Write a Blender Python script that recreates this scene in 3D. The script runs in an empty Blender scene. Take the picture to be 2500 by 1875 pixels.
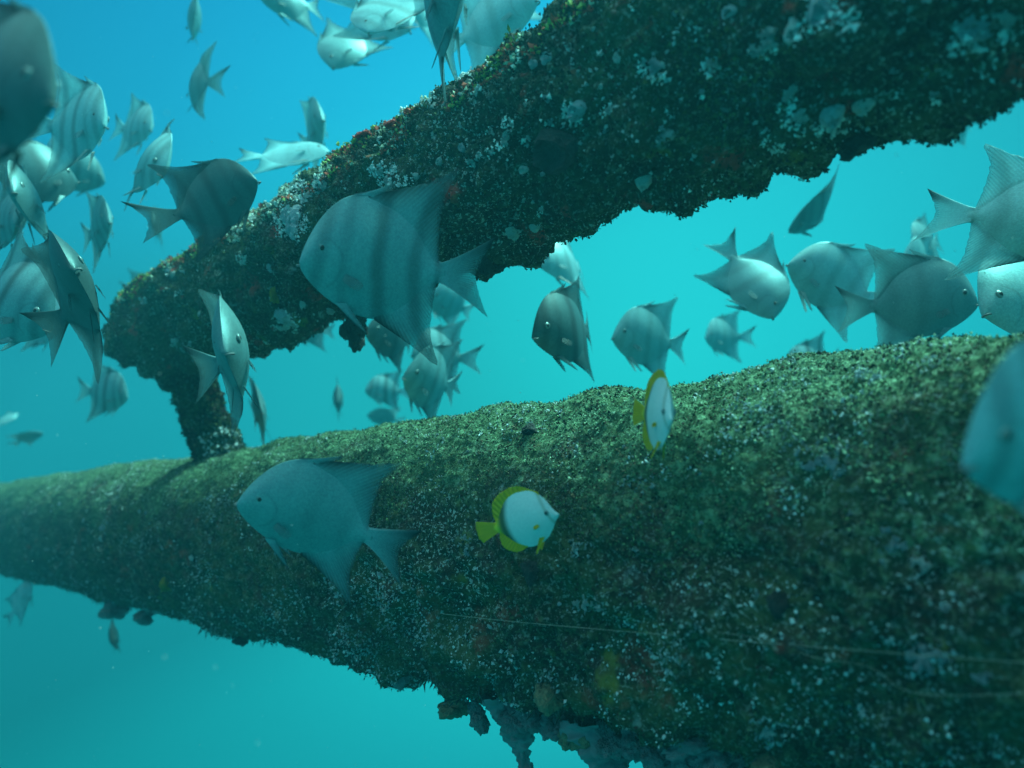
import bpy, math, random
import numpy as np
from mathutils import Vector, Matrix

# ------------------------------------------------------------------ camera
scene = bpy.context.scene
COL = scene.collection
FPX = 1720.0                      # focal length in pixels of the 2500 px wide frame
# rows: world X (pipe axis, towards the near end), world Y (away), world Z (up) in camera axes
CAMX = np.array([0.7130958, 0.12919854, 0.68905886])
CAMY = np.array([0.6550816, 0.22731045, -0.72055399])
CAMZ = np.array([-0.2497248, 0.96521381, 0.07745855])
C2W = np.stack([CAMX, CAMY, CAMZ])

cam_data = bpy.data.cameras.new('camera')
cam = bpy.data.objects.new('camera', cam_data)
COL.objects.link(cam)
cam_data.sensor_width = 36.0
cam_data.lens = FPX / 2500.0 * 36.0
cam_data.clip_start = 0.05
cam_data.clip_end = 500.0
cam_data.dof.use_dof = True
cam_data.dof.focus_distance = 1.6
cam_data.dof.aperture_fstop = 1.8
cam.matrix_world = Matrix([list(C2W[0]) + [0], list(C2W[1]) + [0], list(C2W[2]) + [0], [0, 0, 0, 1]])
scene.camera = cam


def wdir(px, py):
    v = C2W @ np.array([px - 1250.0, -(py - 937.5), -FPX])
    return v / np.linalg.norm(v)


def wpos(px, py, depth):
    return C2W @ (np.array([px - 1250.0, -(py - 937.5), -FPX]) * (depth / FPX))


# ------------------------------------------------------------------ world: open water all round
world = bpy.data.worlds.new('World')
scene.world = world
world.use_nodes = True
nt = world.node_tree
nt.nodes.clear()


def N(tree, typ, **kw):
    n = tree.nodes.new(typ)
    for k, v in kw.items():
        setattr(n, k, v)
    return n


def ramp(tree, pts, interp='LINEAR'):
    n = N(tree, 'ShaderNodeValToRGB')
    n.color_ramp.interpolation = interp
    e = n.color_ramp.elements
    while len(e) < len(pts):
        e.new(0.5)
    for el, (p, c) in zip(e, pts):
        el.position = p
        el.color = (c[0], c[1], c[2], 1)
    return n


tc = N(nt, 'ShaderNodeTexCoord')
glow = N(nt, 'ShaderNodeVectorMath', operation='DOT_PRODUCT')
glow.inputs[1].default_value = tuple(wdir(1380, 850))
nt.links.new(tc.outputs['Generated'], glow.inputs[0])
mr = N(nt, 'ShaderNodeMapRange')
mr.inputs['From Min'].default_value = 0.0
mr.inputs['From Max'].default_value = 1.0
nt.links.new(glow.outputs['Value'], mr.inputs['Value'])


def lobe(a, w):       # brightness against the angle to the sunlit side
    return 0.28 + 0.72 * math.exp(-(a / w) ** 2)


lp = []
for cc in (0.0, 0.25, 0.45, 0.6, 0.72, 0.82, 0.9, 0.96, 1.0):
    an_ = math.degrees(math.acos(cc))
    lp.append((cc, (lobe(an_, 28), lobe(an_, 28), lobe(an_, 33))))
gr = ramp(nt, lp, 'B_SPLINE')
nt.links.new(mr.outputs['Result'], gr.inputs['Fac'])
sep = N(nt, 'ShaderNodeSeparateXYZ')
nt.links.new(tc.outputs['Generated'], sep.inputs[0])
mz = N(nt, 'ShaderNodeMapRange')
mz.inputs['From Min'].default_value = -1.0
mz.inputs['From Max'].default_value = 1.0
nt.links.new(sep.outputs['Z'], mz.inputs['Value'])
er = ramp(nt, [(0.0, (0.010, 0.36, 0.34)), (0.20, (0.014, 0.60, 0.57)), (0.32, (0.016, 0.98, 0.90)), (0.46, (0.020, 1.0, 1.0)),
               (0.54, (0.020, 0.95, 1.0)), (0.66, (0.012, 0.60, 0.86)), (0.75, (0.010, 0.46, 0.78)), (1.0, (0.010, 0.44, 0.74))])
nt.links.new(mz.outputs['Result'], er.inputs['Fac'])
mul = N(nt, 'ShaderNodeMix', data_type='RGBA', blend_type='MULTIPLY')
mul.inputs['Factor'].default_value = 1.0
nt.links.new(er.outputs['Color'], mul.inputs['A'])
nt.links.new(gr.outputs['Color'], mul.inputs['B'])
# the bright round window of the surface overhead
win = N(nt, 'ShaderNodeMapRange')
win.interpolation_type = 'SMOOTHSTEP'
win.inputs['From Min'].default_value = 0.64
win.inputs['From Max'].default_value = 0.80
nt.links.new(sep.outputs['Z'], win.inputs['Value'])
surf = N(nt, 'ShaderNodeMix', data_type='RGBA')
nt.links.new(win.outputs['Result'], surf.inputs['Factor'])
nt.links.new(mul.outputs['Result'], surf.inputs['A'])
surf.inputs['B'].default_value = (0.30, 0.75, 0.72, 1)
bg = N(nt, 'ShaderNodeBackground')
bg.inputs['Strength'].default_value = 0.81
nt.links.new(surf.outputs['Result'], bg.inputs['Color'])
wo = N(nt, 'ShaderNodeOutputWorld')
nt.links.new(bg.outputs['Background'], wo.inputs['Surface'])

# ------------------------------------------------------------------ sun, filtered by the water above
sun_data = bpy.data.lights.new('sun', 'SUN')
sun_data.energy = 5.0
sun_data.angle = math.radians(14)
sun_data.color = (0.36, 1.0, 0.82)
sun = bpy.data.objects.new('sun', sun_data)
COL.objects.link(sun)
SUN_DIR = Vector((0.24, 0.64, 0.75)).normalized()
sun.rotation_euler = SUN_DIR.to_track_quat('Z', 'Y').to_euler()

vs = scene.view_settings
vs.view_transform = 'Standard'
vs.look = 'None'
vs.exposure = 1.35
vs.gamma = 1.0
vs.use_curve_mapping = False
scene.cycles.volume_bounces = 0
scene.cycles.max_bounces = 4
scene.cycles.diffuse_bounces = 2
scene.cycles.transparent_max_bounces = 6
scene.cycles.use_denoising = True
scene.cycles.use_adaptive_sampling = True
scene.cycles.adaptive_threshold = 0.02

random.seed(7)
rng = np.random.default_rng(7)


# ------------------------------------------------------------------ helpers
def tag(o, label=None, cat=None, group=None, kind=None):
    if label:
        o['label'] = label
    if cat:
        o['category'] = cat
    if group:
        o['group'] = group
    if kind:
        o['kind'] = kind
    return o


def link(name, me, parent=None):
    o = bpy.data.objects.new(name, me)
    COL.objects.link(o)
    if parent is not None:
        o.parent = parent
    return o


def np_mesh(name, verts, faces, mat=None, smooth=True, color=None, uv=None):
    """verts (n,3), faces (m,k) with k = 3 or 4"""
    verts = np.asarray(verts, dtype=np.float32)
    faces = np.asarray(faces, dtype=np.int32)
    me = bpy.data.meshes.new(name)
    k = faces.shape[1]
    me.vertices.add(len(verts))
    me.vertices.foreach_set('co', verts.ravel())
    me.loops.add(faces.size)
    me.loops.foreach_set('vertex_index', faces.ravel())
    me.polygons.add(len(faces))
    me.polygons.foreach_set('loop_start', np.arange(0, faces.size, k, dtype=np.int32))
    me.polygons.foreach_set('use_smooth', np.full(len(faces), smooth))
    if color is not None:
        at = me.color_attributes.new('tint', 'FLOAT_COLOR', 'POINT')
        c4 = np.ones((len(verts), 4), dtype=np.float32)
        c4[:, :3] = color
        at.data.foreach_set('color', c4.ravel())
    if uv is not None:
        l = me.uv_layers.new(name='UVMap')
        l.data.foreach_set('uv', np.asarray(uv, dtype=np.float32)[faces.ravel()].ravel())
    me.update(calc_edges=True)
    me.validate()
    if mat is not None:
        me.materials.append(mat)
    return me


def _hash(ix, iy, iz, seed):
    h = (ix.astype(np.int64) * 374761393 + iy.astype(np.int64) * 668265263 + iz.astype(np.int64) * 1440662683 + seed * 974634301) & 0xFFFFFFFF
    h = ((h ^ (h >> 13)) * 1274126177) & 0xFFFFFFFF
    h = ((h ^ (h >> 16)) * 2246822519) & 0xFFFFFFFF
    return (h ^ (h >> 15)) & 0xFFFFFFFF


def vnoise(P, scale, seed=0):
    Q = P * scale
    I = np.floor(Q).astype(np.int64)
    F = Q - I
    F = F * F * F * (F * (F * 6 - 15) + 10)
    out = np.zeros(len(P))
    for dx in (0, 1):
        wx = F[:, 0] if dx else 1 - F[:, 0]
        for dy in (0, 1):
            wy = F[:, 1] if dy else 1 - F[:, 1]
            for dz in (0, 1):
                wz = F[:, 2] if dz else 1 - F[:, 2]
                out += wx * wy * wz * (_hash(I[:, 0] + dx, I[:, 1] + dy, I[:, 2] + dz, seed) / 4294967295.0)
    return out                        # 0..1


def worley(P, scale, seed=0):
    Q = P * scale
    I = np.floor(Q).astype(np.int64)
    best = np.full(len(P), 9.0)
    for dx in (-1, 0, 1):
        for dy in (-1, 0, 1):
            for dz in (-1, 0, 1):
                a, b, c = I[:, 0] + dx, I[:, 1] + dy, I[:, 2] + dz
                h = _hash(a, b, c, seed)
                fx = (h & 1023) / 1023.0
                fy = ((h >> 10) & 1023) / 1023.0
                fz = ((h >> 20) & 1023) / 1023.0
                d = (Q[:, 0] - a - fx) ** 2 + (Q[:, 1] - b - fy) ** 2 + (Q[:, 2] - c - fz) ** 2
                best = np.minimum(best, d)
    return np.sqrt(best)


def spline(pts, us):
    """Catmull-Rom through pts [(u, a, b..)] sampled at us"""
    pts = np.asarray(pts, float)
    t = pts[:, 0]
    out = []
    for c in range(1, pts.shape[1]):
        y = pts[:, c]
        m = np.zeros(len(t))
        m[1:-1] = (y[2:] - y[:-2]) / (t[2:] - t[:-2])
        m[0] = (y[1] - y[0]) / (t[1] - t[0])
        m[-1] = (y[-1] - y[-2]) / (t[-1] - t[-2])
        k = np.clip(np.searchsorted(t, us) - 1, 0, len(t) - 2)
        h = t[k + 1] - t[k]
        s = np.clip((us - t[k]) / h, 0, 1)
        out.append((2 * s ** 3 - 3 * s ** 2 + 1) * y[k] + (s ** 3 - 2 * s ** 2 + s) * h * m[k]
                   + (-2 * s ** 3 + 3 * s ** 2) * y[k + 1] + (s ** 3 - s ** 2) * h * m[k + 1])
    return out[0] if len(out) == 1 else np.stack(out, 1)


def new_mat(name):
    m = bpy.data.materials.new(name)
    m.use_nodes = True
    t = m.node_tree
    t.nodes.clear()
    out = N(t, 'ShaderNodeOutputMaterial')
    p = N(t, 'ShaderNodeBsdfPrincipled')
    t.links.new(p.outputs['BSDF'], out.inputs['Surface'])
    return m, t, p, out


def mixc(t, fac, a, b, blend='MIX'):
    n = N(t, 'ShaderNodeMix', data_type='RGBA', blend_type=blend)
    for sock, v in (('Factor', fac), ('A', a), ('B', b)):
        if isinstance(v, (int, float)):
            n.inputs[sock].default_value = v
        elif isinstance(v, tuple):
            n.inputs[sock].default_value = (v[0], v[1], v[2], 1)
        else:
            t.links.new(v, n.inputs[sock])
    return n.outputs['Result']


def math_(t, op, a, b=None, c=None, clamp=False):
    n = N(t, 'ShaderNodeMath', operation=op, use_clamp=clamp)
    for i, v in enumerate((a, b, c)):
        if v is None:
            continue
        if isinstance(v, (int, float)):
            n.inputs[i].default_value = v
        else:
            t.links.new(v, n.inputs[i])
    return n.outputs[0]


def noise_fac(t, vec, scale, detail=4, rough=0.6, lo=0.4, hi=0.6):
    n = N(t, 'ShaderNodeTexNoise')
    n.inputs['Scale'].default_value = scale
    n.inputs['Detail'].default_value = detail
    n.inputs['Roughness'].default_value = rough
    t.links.new(vec, n.inputs['Vector'])
    m = N(t, 'ShaderNodeMapRange')
    m.interpolation_type = 'SMOOTHSTEP'
    m.inputs['From Min'].default_value = lo
    m.inputs['From Max'].default_value = hi
    t.links.new(n.outputs['Fac'], m.inputs['Value'])
    return m.outputs['Result'], n.outputs['Fac']


# ------------------------------------------------------------------ materials
def crust_material(name, shift=0.0, pale=0.5, red=0.5, k=1.0, sunlit_algae=0.0):
    m, t, p, out = new_mat(name)
    co = N(t, 'ShaderNodeTexCoord').outputs['Object']
    mp = N(t, 'ShaderNodeMapping')
    mp.inputs['Location'].default_value = (shift, shift * 0.7, 0)
    t.links.new(co, mp.inputs['Vector'])
    v = mp.outputs['Vector']
    f1, _ = noise_fac(t, v, 5.0, 3, 0.6, 0.38, 0.62)
    c = mixc(t, f1, (0.030 * k, 0.042 * k, 0.020 * k), (0.10 * k, 0.13 * k, 0.045 * k))
    f2, _ = noise_fac(t, v, 9.0, 3, 0.6, 0.50, 0.66)
    c = mixc(t, f2, c, (0.09 * k, 0.05 * k, 0.035 * k))
    f3, _ = noise_fac(t, v, 60.0, 3, 0.75, 0.46, 0.66)
    c = mixc(t, math_(t, 'MULTIPLY', f3, 0.75), c, (0.20 * k, 0.27 * k, 0.15 * k))
    f4, _ = noise_fac(t, v, 3.2, 3, 0.5, 0.52, 0.66)
    f5, _ = noise_fac(t, v, 130.0, 2, 0.7, 0.55, 0.63)
    c = mixc(t, math_(t, 'MULTIPLY', f5, math_(t, 'MULTIPLY_ADD', f4, 0.5, 0.25)), c, (0.60, 0.66, 0.66))
    f6, _ = noise_fac(t, v, 14.0, 4, 0.65, 0.66 - 0.06 * pale, 0.74)
    c = mixc(t, math_(t, 'MULTIPLY', f6, 0.8 * pale), c, (0.50, 0.56, 0.60))
    f7, _ = noise_fac(t, v, 8.0, 3, 0.6, 0.62, 0.72)
    vv = N(t, 'ShaderNodeMapping')
    vv.inputs['Location'].default_value = (3.1, 7.7, 1.3)
    t.links.new(v, vv.inputs['Vector'])
    f8, _ = noise_fac(t, vv.outputs['Vector'], 9.0, 3, 0.6, 0.60, 0.70)
    c = mixc(t, math_(t, 'MULTIPLY', f8, red), c, (0.60, 0.045, 0.035))
    c = mixc(t, math_(t, 'MULTIPLY', f7, 0.7), c, (0.22, 0.20, 0.025))
    if sunlit_algae > 0:  # green crest growth, lightened to put the sunlit top into the colour
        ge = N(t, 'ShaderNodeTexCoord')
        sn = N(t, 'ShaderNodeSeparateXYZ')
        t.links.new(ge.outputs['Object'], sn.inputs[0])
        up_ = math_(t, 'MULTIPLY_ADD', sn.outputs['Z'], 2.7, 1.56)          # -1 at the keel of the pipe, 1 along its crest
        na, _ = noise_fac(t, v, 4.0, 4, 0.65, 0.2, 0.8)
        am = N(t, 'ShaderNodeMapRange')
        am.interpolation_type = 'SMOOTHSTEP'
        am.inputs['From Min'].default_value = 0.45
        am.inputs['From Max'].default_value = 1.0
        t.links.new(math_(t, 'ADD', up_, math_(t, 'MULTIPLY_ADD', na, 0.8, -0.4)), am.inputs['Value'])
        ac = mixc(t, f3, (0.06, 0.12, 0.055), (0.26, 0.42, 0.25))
        c = mixc(t, math_(t, 'MULTIPLY', am.outputs['Result'], sunlit_algae), c, ac)
    t.links.new(c, p.inputs['Base Color'])
    p.inputs['Roughness'].default_value = 0.85
    p.inputs['Specular IOR Level'].default_value = 0.25
    b = N(t, 'ShaderNodeBump')
    b.inputs['Strength'].default_value = 0.9
    b.inputs['Distance'].default_value = 0.006
    nb = N(t, 'ShaderNodeTexNoise')
    nb.inputs['Scale'].default_value = 150.0
    nb.inputs['Detail'].default_value = 3
    nb.inputs['Roughness'].default_value = 0.75
    t.links.new(v, nb.inputs['Vector'])
    t.links.new(nb.outputs['Fac'], b.inputs['Height'])
    t.links.new(b.outputs['Normal'], p.inputs['Normal'])
    return m


def tint_material(name, rough=0.8):
    m, t, p, out = new_mat(name)
    a = N(t, 'ShaderNodeAttribute', attribute_name='tint')
    t.links.new(a.outputs['Color'], p.inputs['Base Color'])
    p.inputs['Roughness'].default_value = rough
    p.inputs['Specular IOR Level'].default_value = 0.2
    return m


def shell_material(name, a, b, scale):
    m, t, p, out = new_mat(name)
    co = N(t, 'ShaderNodeTexCoord').outputs['Object']
    oi = N(t, 'ShaderNodeObjectInfo')
    va = N(t, 'ShaderNodeVectorMath', operation='ADD')
    t.links.new(co, va.inputs[0])
    t.links.new(oi.outputs['Random'], va.inputs[1])
    f, raw = noise_fac(t, va.outputs[0], scale, 4, 0.7, 0.50, 0.72)
    c = mixc(t, f, a, b)
    t.links.new(c, p.inputs['Base Color'])
    p.inputs['Roughness'].default_value = 0.7
    bm_ = N(t, 'ShaderNodeBump')
    bm_.inputs['Strength'].default_value = 0.7
    bm_.inputs['Distance'].default_value = 0.12
    t.links.new(raw, bm_.inputs['Height'])
    t.links.new(bm_.outputs['Normal'], p.inputs['Normal'])
    return m


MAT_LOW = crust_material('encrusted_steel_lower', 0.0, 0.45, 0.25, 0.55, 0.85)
MAT_UP = crust_material('encrusted_steel_upper', 4.3, 0.75, 0.7, 0.45)
MAT_POST = crust_material('encrusted_steel_post', 9.1, 0.25, 0.2, 0.6)
MAT_TURF = tint_material('turf')
MAT_SHELL = shell_material('barnacle_shell', (0.90, 0.91, 0.92), (0.34, 0.38, 0.36), 7.0)
MAT_SHELL_DIM = shell_material('weathered_shell', (0.66, 0.70, 0.78), (0.20, 0.24, 0.24), 6.0)
MAT_SPONGE_GREY = shell_material('grey_sponge', (0.24, 0.26, 0.28), (0.09, 0.10, 0.11), 2.2)
MAT_SPONGE_DARK = shell_material('dark_sponge', (0.05, 0.045, 0.045), (0.02, 0.02, 0.022), 2.6)
MAT_SPONGE_YELLOW = shell_material('yellow_sponge', (0.45, 0.36, 0.03), (0.20, 0.17, 0.03), 3.0)
MAT_SPONGE_RED = shell_material('red_sponge', (0.80, 0.05, 0.04), (0.35, 0.03, 0.025), 3.0)
MAT_SPONGE_TAN = shell_material('tan_sponge', (0.30, 0.29, 0.18), (0.10, 0.11, 0.07), 3.0)


# fish skin: silver flank with dark upright bars (object coordinates run snout 0 to tail 1)
def fish_skin(fin=False):
    m, t, p, out = new_mat('spadefish_fin' if fin else 'spadefish_skin')
    co = N(t, 'ShaderNodeTexCoord').outputs['Object']
    s = N(t, 'ShaderNodeSeparateXYZ')
    t.links.new(co, s.inputs[0])
    X, Z = s.outputs['X'], s.outputs['Z']
    x = math_(t, 'ADD', X, 0.38)
    nz = N(t, 'ShaderNodeTexNoise')
    nz.inputs['Scale'].default_value = 7.0
    nz.inputs['Detail'].default_value = 3
    t.links.new(co, nz.inputs['Vector'])
    x = math_(t, 'ADD', x, math_(t, 'MULTIPLY', math_(t, 'SUBTRACT', nz.outputs['Fac'], 0.5), 0.035))
    z2 = math_(t, 'MULTIPLY', Z, Z)
    bars = None
    for (c0, half, slope, curve, amp) in ((0.10, 0.034, 0.18, 0.0, 0.55), (0.225, 0.030, 0.05, 0.25, 0.32), (0.41, 0.040, -0.02, 0.35, 0.85),
                                          (0.61, 0.036, 0.0, 0.55, 0.70), (0.745, 0.022, 0, 0, 0.6)):
        d = math_(t, 'SUBTRACT', x, c0)
        d = math_(t, 'SUBTRACT', d, math_(t, 'MULTIPLY', Z, slope))
        d = math_(t, 'SUBTRACT', d, math_(t, 'MULTIPLY', z2, curve))
        d = math_(t, 'ABSOLUTE', d)
        mr_ = N(t, 'ShaderNodeMapRange')
        mr_.interpolation_type = 'SMOOTHSTEP'
        mr_.inputs['From Min'].default_value = half * 1.7
        mr_.inputs['From Max'].default_value = half * 0.15
        mr_.inputs['To Max'].default_value = amp
        t.links.new(d, mr_.inputs['Value'])
        bars = mr_.outputs['Result'] if bars is None else math_(t, 'MAXIMUM', bars, mr_.outputs['Result'])
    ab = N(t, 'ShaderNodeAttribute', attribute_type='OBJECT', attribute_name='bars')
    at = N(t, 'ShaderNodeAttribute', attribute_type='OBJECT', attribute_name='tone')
    bars = math_(t, 'MULTIPLY', bars, ab.outputs['Fac'], clamp=True)
    # gill cover edge
    gx = math_(t, 'SUBTRACT', x, 0.085)
    gz = math_(t, 'ADD', Z, 0.01)
    r = math_(t, 'SQRT', math_(t, 'ADD', math_(t, 'MULTIPLY', gx, gx), math_(t, 'MULTIPLY', gz, gz)))
    gd = math_(t, 'ABSOLUTE', math_(t, 'SUBTRACT', r, 0.135))
    gm = N(t, 'ShaderNodeMapRange')
    gm.interpolation_type = 'SMOOTHSTEP'
    gm.inputs['From Min'].default_value = 0.012
    gm.inputs['From Max'].default_value = 0.002
    t.links.new(gd, gm.inputs['Value'])
    g = math_(t, 'MULTIPLY', gm.outputs['Result'], math_(t, 'GREATER_THAN', gx, 0.06))
    # scales: fine mottling
    f1, raw = noise_fac(t, co, 55.0, 3, 0.6, 0.35, 0.65)
    f2, _ = noise_fac(t, co, 6.0, 3, 0.5, 0.35, 0.65)
    base = mixc(t, f1, (0.34, 0.68, 0.75), (0.42, 0.80, 0.85))
    base = mixc(t, math_(t, 'MULTIPLY', f2, 0.35), base, (0.26, 0.54, 0.61))
    base = mixc(t, math_(t, 'MULTIPLY', g, 0.22), base, (0.12, 0.13, 0.14))
    vs_ = N(t, 'ShaderNodeTexVoronoi')
    vs_.inputs['Scale'].default_value = 85.0
    t.links.new(co, vs_.inputs['Vector'])
    base = mixc(t, math_(t, 'MULTIPLY', vs_.outputs['Distance'], 0.45, clamp=True), base, (0.22, 0.34, 0.38))
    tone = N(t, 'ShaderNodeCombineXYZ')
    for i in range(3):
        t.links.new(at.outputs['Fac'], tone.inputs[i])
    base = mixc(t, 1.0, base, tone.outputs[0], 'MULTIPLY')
    if fin:
        base = mixc(t, 1.0, base, (1.3, 1.3, 1.3), 'MULTIPLY')
    base = mixc(t, bars, base, (0.035, 0.040, 0.045))
    t.links.new(base, p.inputs['Base Color'])
    p.inputs['Metallic'].default_value = 0.30
    p.inputs['Roughness'].default_value = 0.48
    p.inputs['Specular IOR Level'].default_value = 0.3
    if fin:
        uv = N(t, 'ShaderNodeUVMap')
        su = N(t, 'ShaderNodeSeparateXYZ')
        t.links.new(uv.outputs['UV'], su.inputs[0])
        U, V = su.outputs['X'], su.outputs['Y']
        w = math_(t, 'MULTIPLY_ADD', math_(t, 'SINE', math_(t, 'MULTIPLY', U, 170.0)), 0.5, 0.5)
        w = math_(t, 'MULTIPLY', w, math_(t, 'MULTIPLY', V, 0.5))
        base = mixc(t, w, base, (0.06, 0.065, 0.07))
        lead = N(t, 'ShaderNodeMapRange')
        lead.interpolation_type = 'SMOOTHSTEP'
        lead.inputs['From Min'].default_value = 0.30
        lead.inputs['From Max'].default_value = 0.10
        t.links.new(U, lead.inputs['Value'])
        ed = math_(t, 'MULTIPLY', lead.outputs['Result'], math_(t, 'POWER', V, 2.0))
        tip = math_(t, 'MULTIPLY', math_(t, 'POWER', V, 6.0), 0.55)
        base = mixc(t, math_(t, 'MULTIPLY', math_(t, 'MAXIMUM', ed, tip), 0.9), base, (0.02, 0.022, 0.03))
        t.links.new(base, p.inputs['Base Color'])
        tr = N(t, 'ShaderNodeBsdfTranslucent')
        t.links.new(base, tr.inputs['Color'])
        ms = N(t, 'ShaderNodeMixShader')
        t.links.new(math_(t, 'MULTIPLY_ADD', V, 0.45, 0.25), ms.inputs[0])
        t.links.new(p.outputs['BSDF'], ms.inputs[1])
        t.links.new(tr.outputs['BSDF'], ms.inputs[2])
        tp = N(t, 'ShaderNodeBsdfTransparent')
        ms2 = N(t, 'ShaderNodeMixShader')
        t.links.new(math_(t, 'MULTIPLY', math_(t, 'MULTIPLY', math_(t, 'POWER', V, 1.6), math_(t, 'SUBTRACT', 1.0, ed)), 0.62), ms2.inputs[0])
        t.links.new(ms.outputs[0], ms2.inputs[1])
        t.links.new(tp.outputs[0], ms2.inputs[2])
        t.links.new(ms2.outputs[0], out.inputs['Surface'])
        return m
    vo = N(t, 'ShaderNodeTexVoronoi')
    vo.inputs['Scale'].default_value = 85.0
    t.links.new(co, vo.inputs['Vector'])
    b = N(t, 'ShaderNodeBump')
    b.inputs['Strength'].default_value = 0.04
    b.inputs['Distance'].default_value = 0.01
    t.links.new(vo.outputs['Distance'], b.inputs['Height'])
    t.links.new(b.outputs['Normal'], p.inputs['Normal'])
    return m


def fin_skin(name, col, edge, rays=60.0, trans=0.35, use_tone=True):
    m, t, p, out = new_mat(name)
    uv = N(t, 'ShaderNodeUVMap')
    s = N(t, 'ShaderNodeSeparateXYZ')
    t.links.new(uv.outputs['UV'], s.inputs[0])
    U, V = s.outputs['X'], s.outputs['Y']
    w = math_(t, 'MULTIPLY_ADD', math_(t, 'SINE', math_(t, 'MULTIPLY', U, rays * 2 * math.pi / 3)), 0.5, 0.5)
    c = mixc(t, math_(t, 'MULTIPLY', w, 0.35), col, tuple(x * 0.45 for x in col))
    lead = N(t, 'ShaderNodeMapRange')
    lead.interpolation_type = 'SMOOTHSTEP'
    lead.inputs['From Min'].default_value = 0.22
    lead.inputs['From Max'].default_value = 0.02
    t.links.new(U, lead.inputs['Value'])
    c = mixc(t, math_(t, 'MULTIPLY', lead.outputs['Result'], 0.85), c, edge)
    tipm = N(t, 'ShaderNodeMapRange')
    tipm.interpolation_type = 'SMOOTHSTEP'
    tipm.inputs['From Min'].default_value = 0.72
    tipm.inputs['From Max'].default_value = 1.0
    t.links.new(V, tipm.inputs['Value'])
    c = mixc(t, math_(t, 'MULTIPLY', tipm.outputs['Result'], 0.45), c, edge)
    if use_tone:
        at = N(t, 'ShaderNodeAttribute', attribute_type='OBJECT', attribute_name='tone')
        tone = N(t, 'ShaderNodeCombineXYZ')
        for i in range(3):
            t.links.new(at.outputs['Fac'], tone.inputs[i])
        c = mixc(t, 1.0, c, tone.outputs[0], 'MULTIPLY')
    t.links.new(c, p.inputs['Base Color'])
    p.inputs['Roughness'].default_value = 0.5
    b = N(t, 'ShaderNodeBump')
    b.inputs['Strength'].default_value = 0.4
    b.inputs['Distance'].default_value = 0.01
    t.links.new(w, b.inputs['Height'])
    t.links.new(b.outputs['Normal'], p.inputs['Normal'])
    tr = N(t, 'ShaderNodeBsdfTranslucent')
    t.links.new(c, tr.inputs['Color'])
    ms = N(t, 'ShaderNodeMixShader')
    ms.inputs[0].default_value = 0.4
    t.links.new(p.outputs['BSDF'], ms.inputs[1])
    t.links.new(tr.outputs['BSDF'], ms.inputs[2])
    tp = N(t, 'ShaderNodeBsdfTransparent')
    ms2 = N(t, 'ShaderNodeMixShader')
    fac = math_(t, 'MULTIPLY', V, trans)
    t.links.new(fac, ms2.inputs[0])
    t.links.new(ms.outputs[0], ms2.inputs[1])
    t.links.new(tp.outputs[0], ms2.inputs[2])
    t.links.new(ms2.outputs[0], out.inputs['Surface'])
    return m


def plain(name, col, rough=0.5, metal=0.0):
    m, t, p, out = new_mat(name)
    co = N(t, 'ShaderNodeTexCoord').outputs['Object']
    f, _ = noise_fac(t, co, 30.0, 3, 0.6, 0.3, 0.7)
    c = mixc(t, f, tuple(x * 0.85 for x in col), tuple(min(1, x * 1.1) for x in col))
    t.links.new(c, p.inputs['Base Color'])
    p.inputs['Roughness'].default_value = rough
    p.inputs['Metallic'].default_value = metal
    return m


SKIN = fish_skin()
FIN = fish_skin(True)
FIN_PEC = fin_skin('pectoral_fin', (0.42, 0.66, 0.72), (0.34, 0.56, 0.62), 30, 0.8)
FIN_SUNLIT = fin_skin('sunlit_pale_fin', (0.75, 0.78, 0.78), (0.45, 0.47, 0.48), 30, 0.35, False)  # pelvic fins catching the sun: that brightness is put into the colour
EYE_DARK = plain('eye_dark', (0.012, 0.014, 0.016), 0.35)
EYE_RING = plain('eye_ring', (0.24, 0.32, 0.33), 0.35, 0.3)
MOUTH = plain('lips', (0.20, 0.21, 0.22), 0.5)
LINE = plain('nylon', (0.35, 0.30, 0.26), 0.4)


# ------------------------------------------------------------------ the steel frame
PIPE_Y = 1.275
LOW = dict(cy=PIPE_Y, cz=-0.578, r=0.372)
UP = dict(cy=PIPE_Y, cz=0.3716, r=0.210)
POST = dict(cx=-3.02, r=0.088)


def hit(px, py, pipe, extra=0.0):
    d = wdir(px, py)
    r = pipe['r'] + extra
    a = d[1] ** 2 + d[2] ** 2
    b = -2 * (d[1] * pipe['cy'] + d[2] * pipe['cz'])
    c = pipe['cy'] ** 2 + pipe['cz'] ** 2 - r * r
    disc = max(b * b - 4 * a * c, 0.0)
    s = (-b - math.sqrt(disc)) / (2 * a)
    P = d * s
    n = np.array([0, P[1] - pipe['cy'], P[2] - pipe['cz']])
    return P, n / np.linalg.norm(n)


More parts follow.
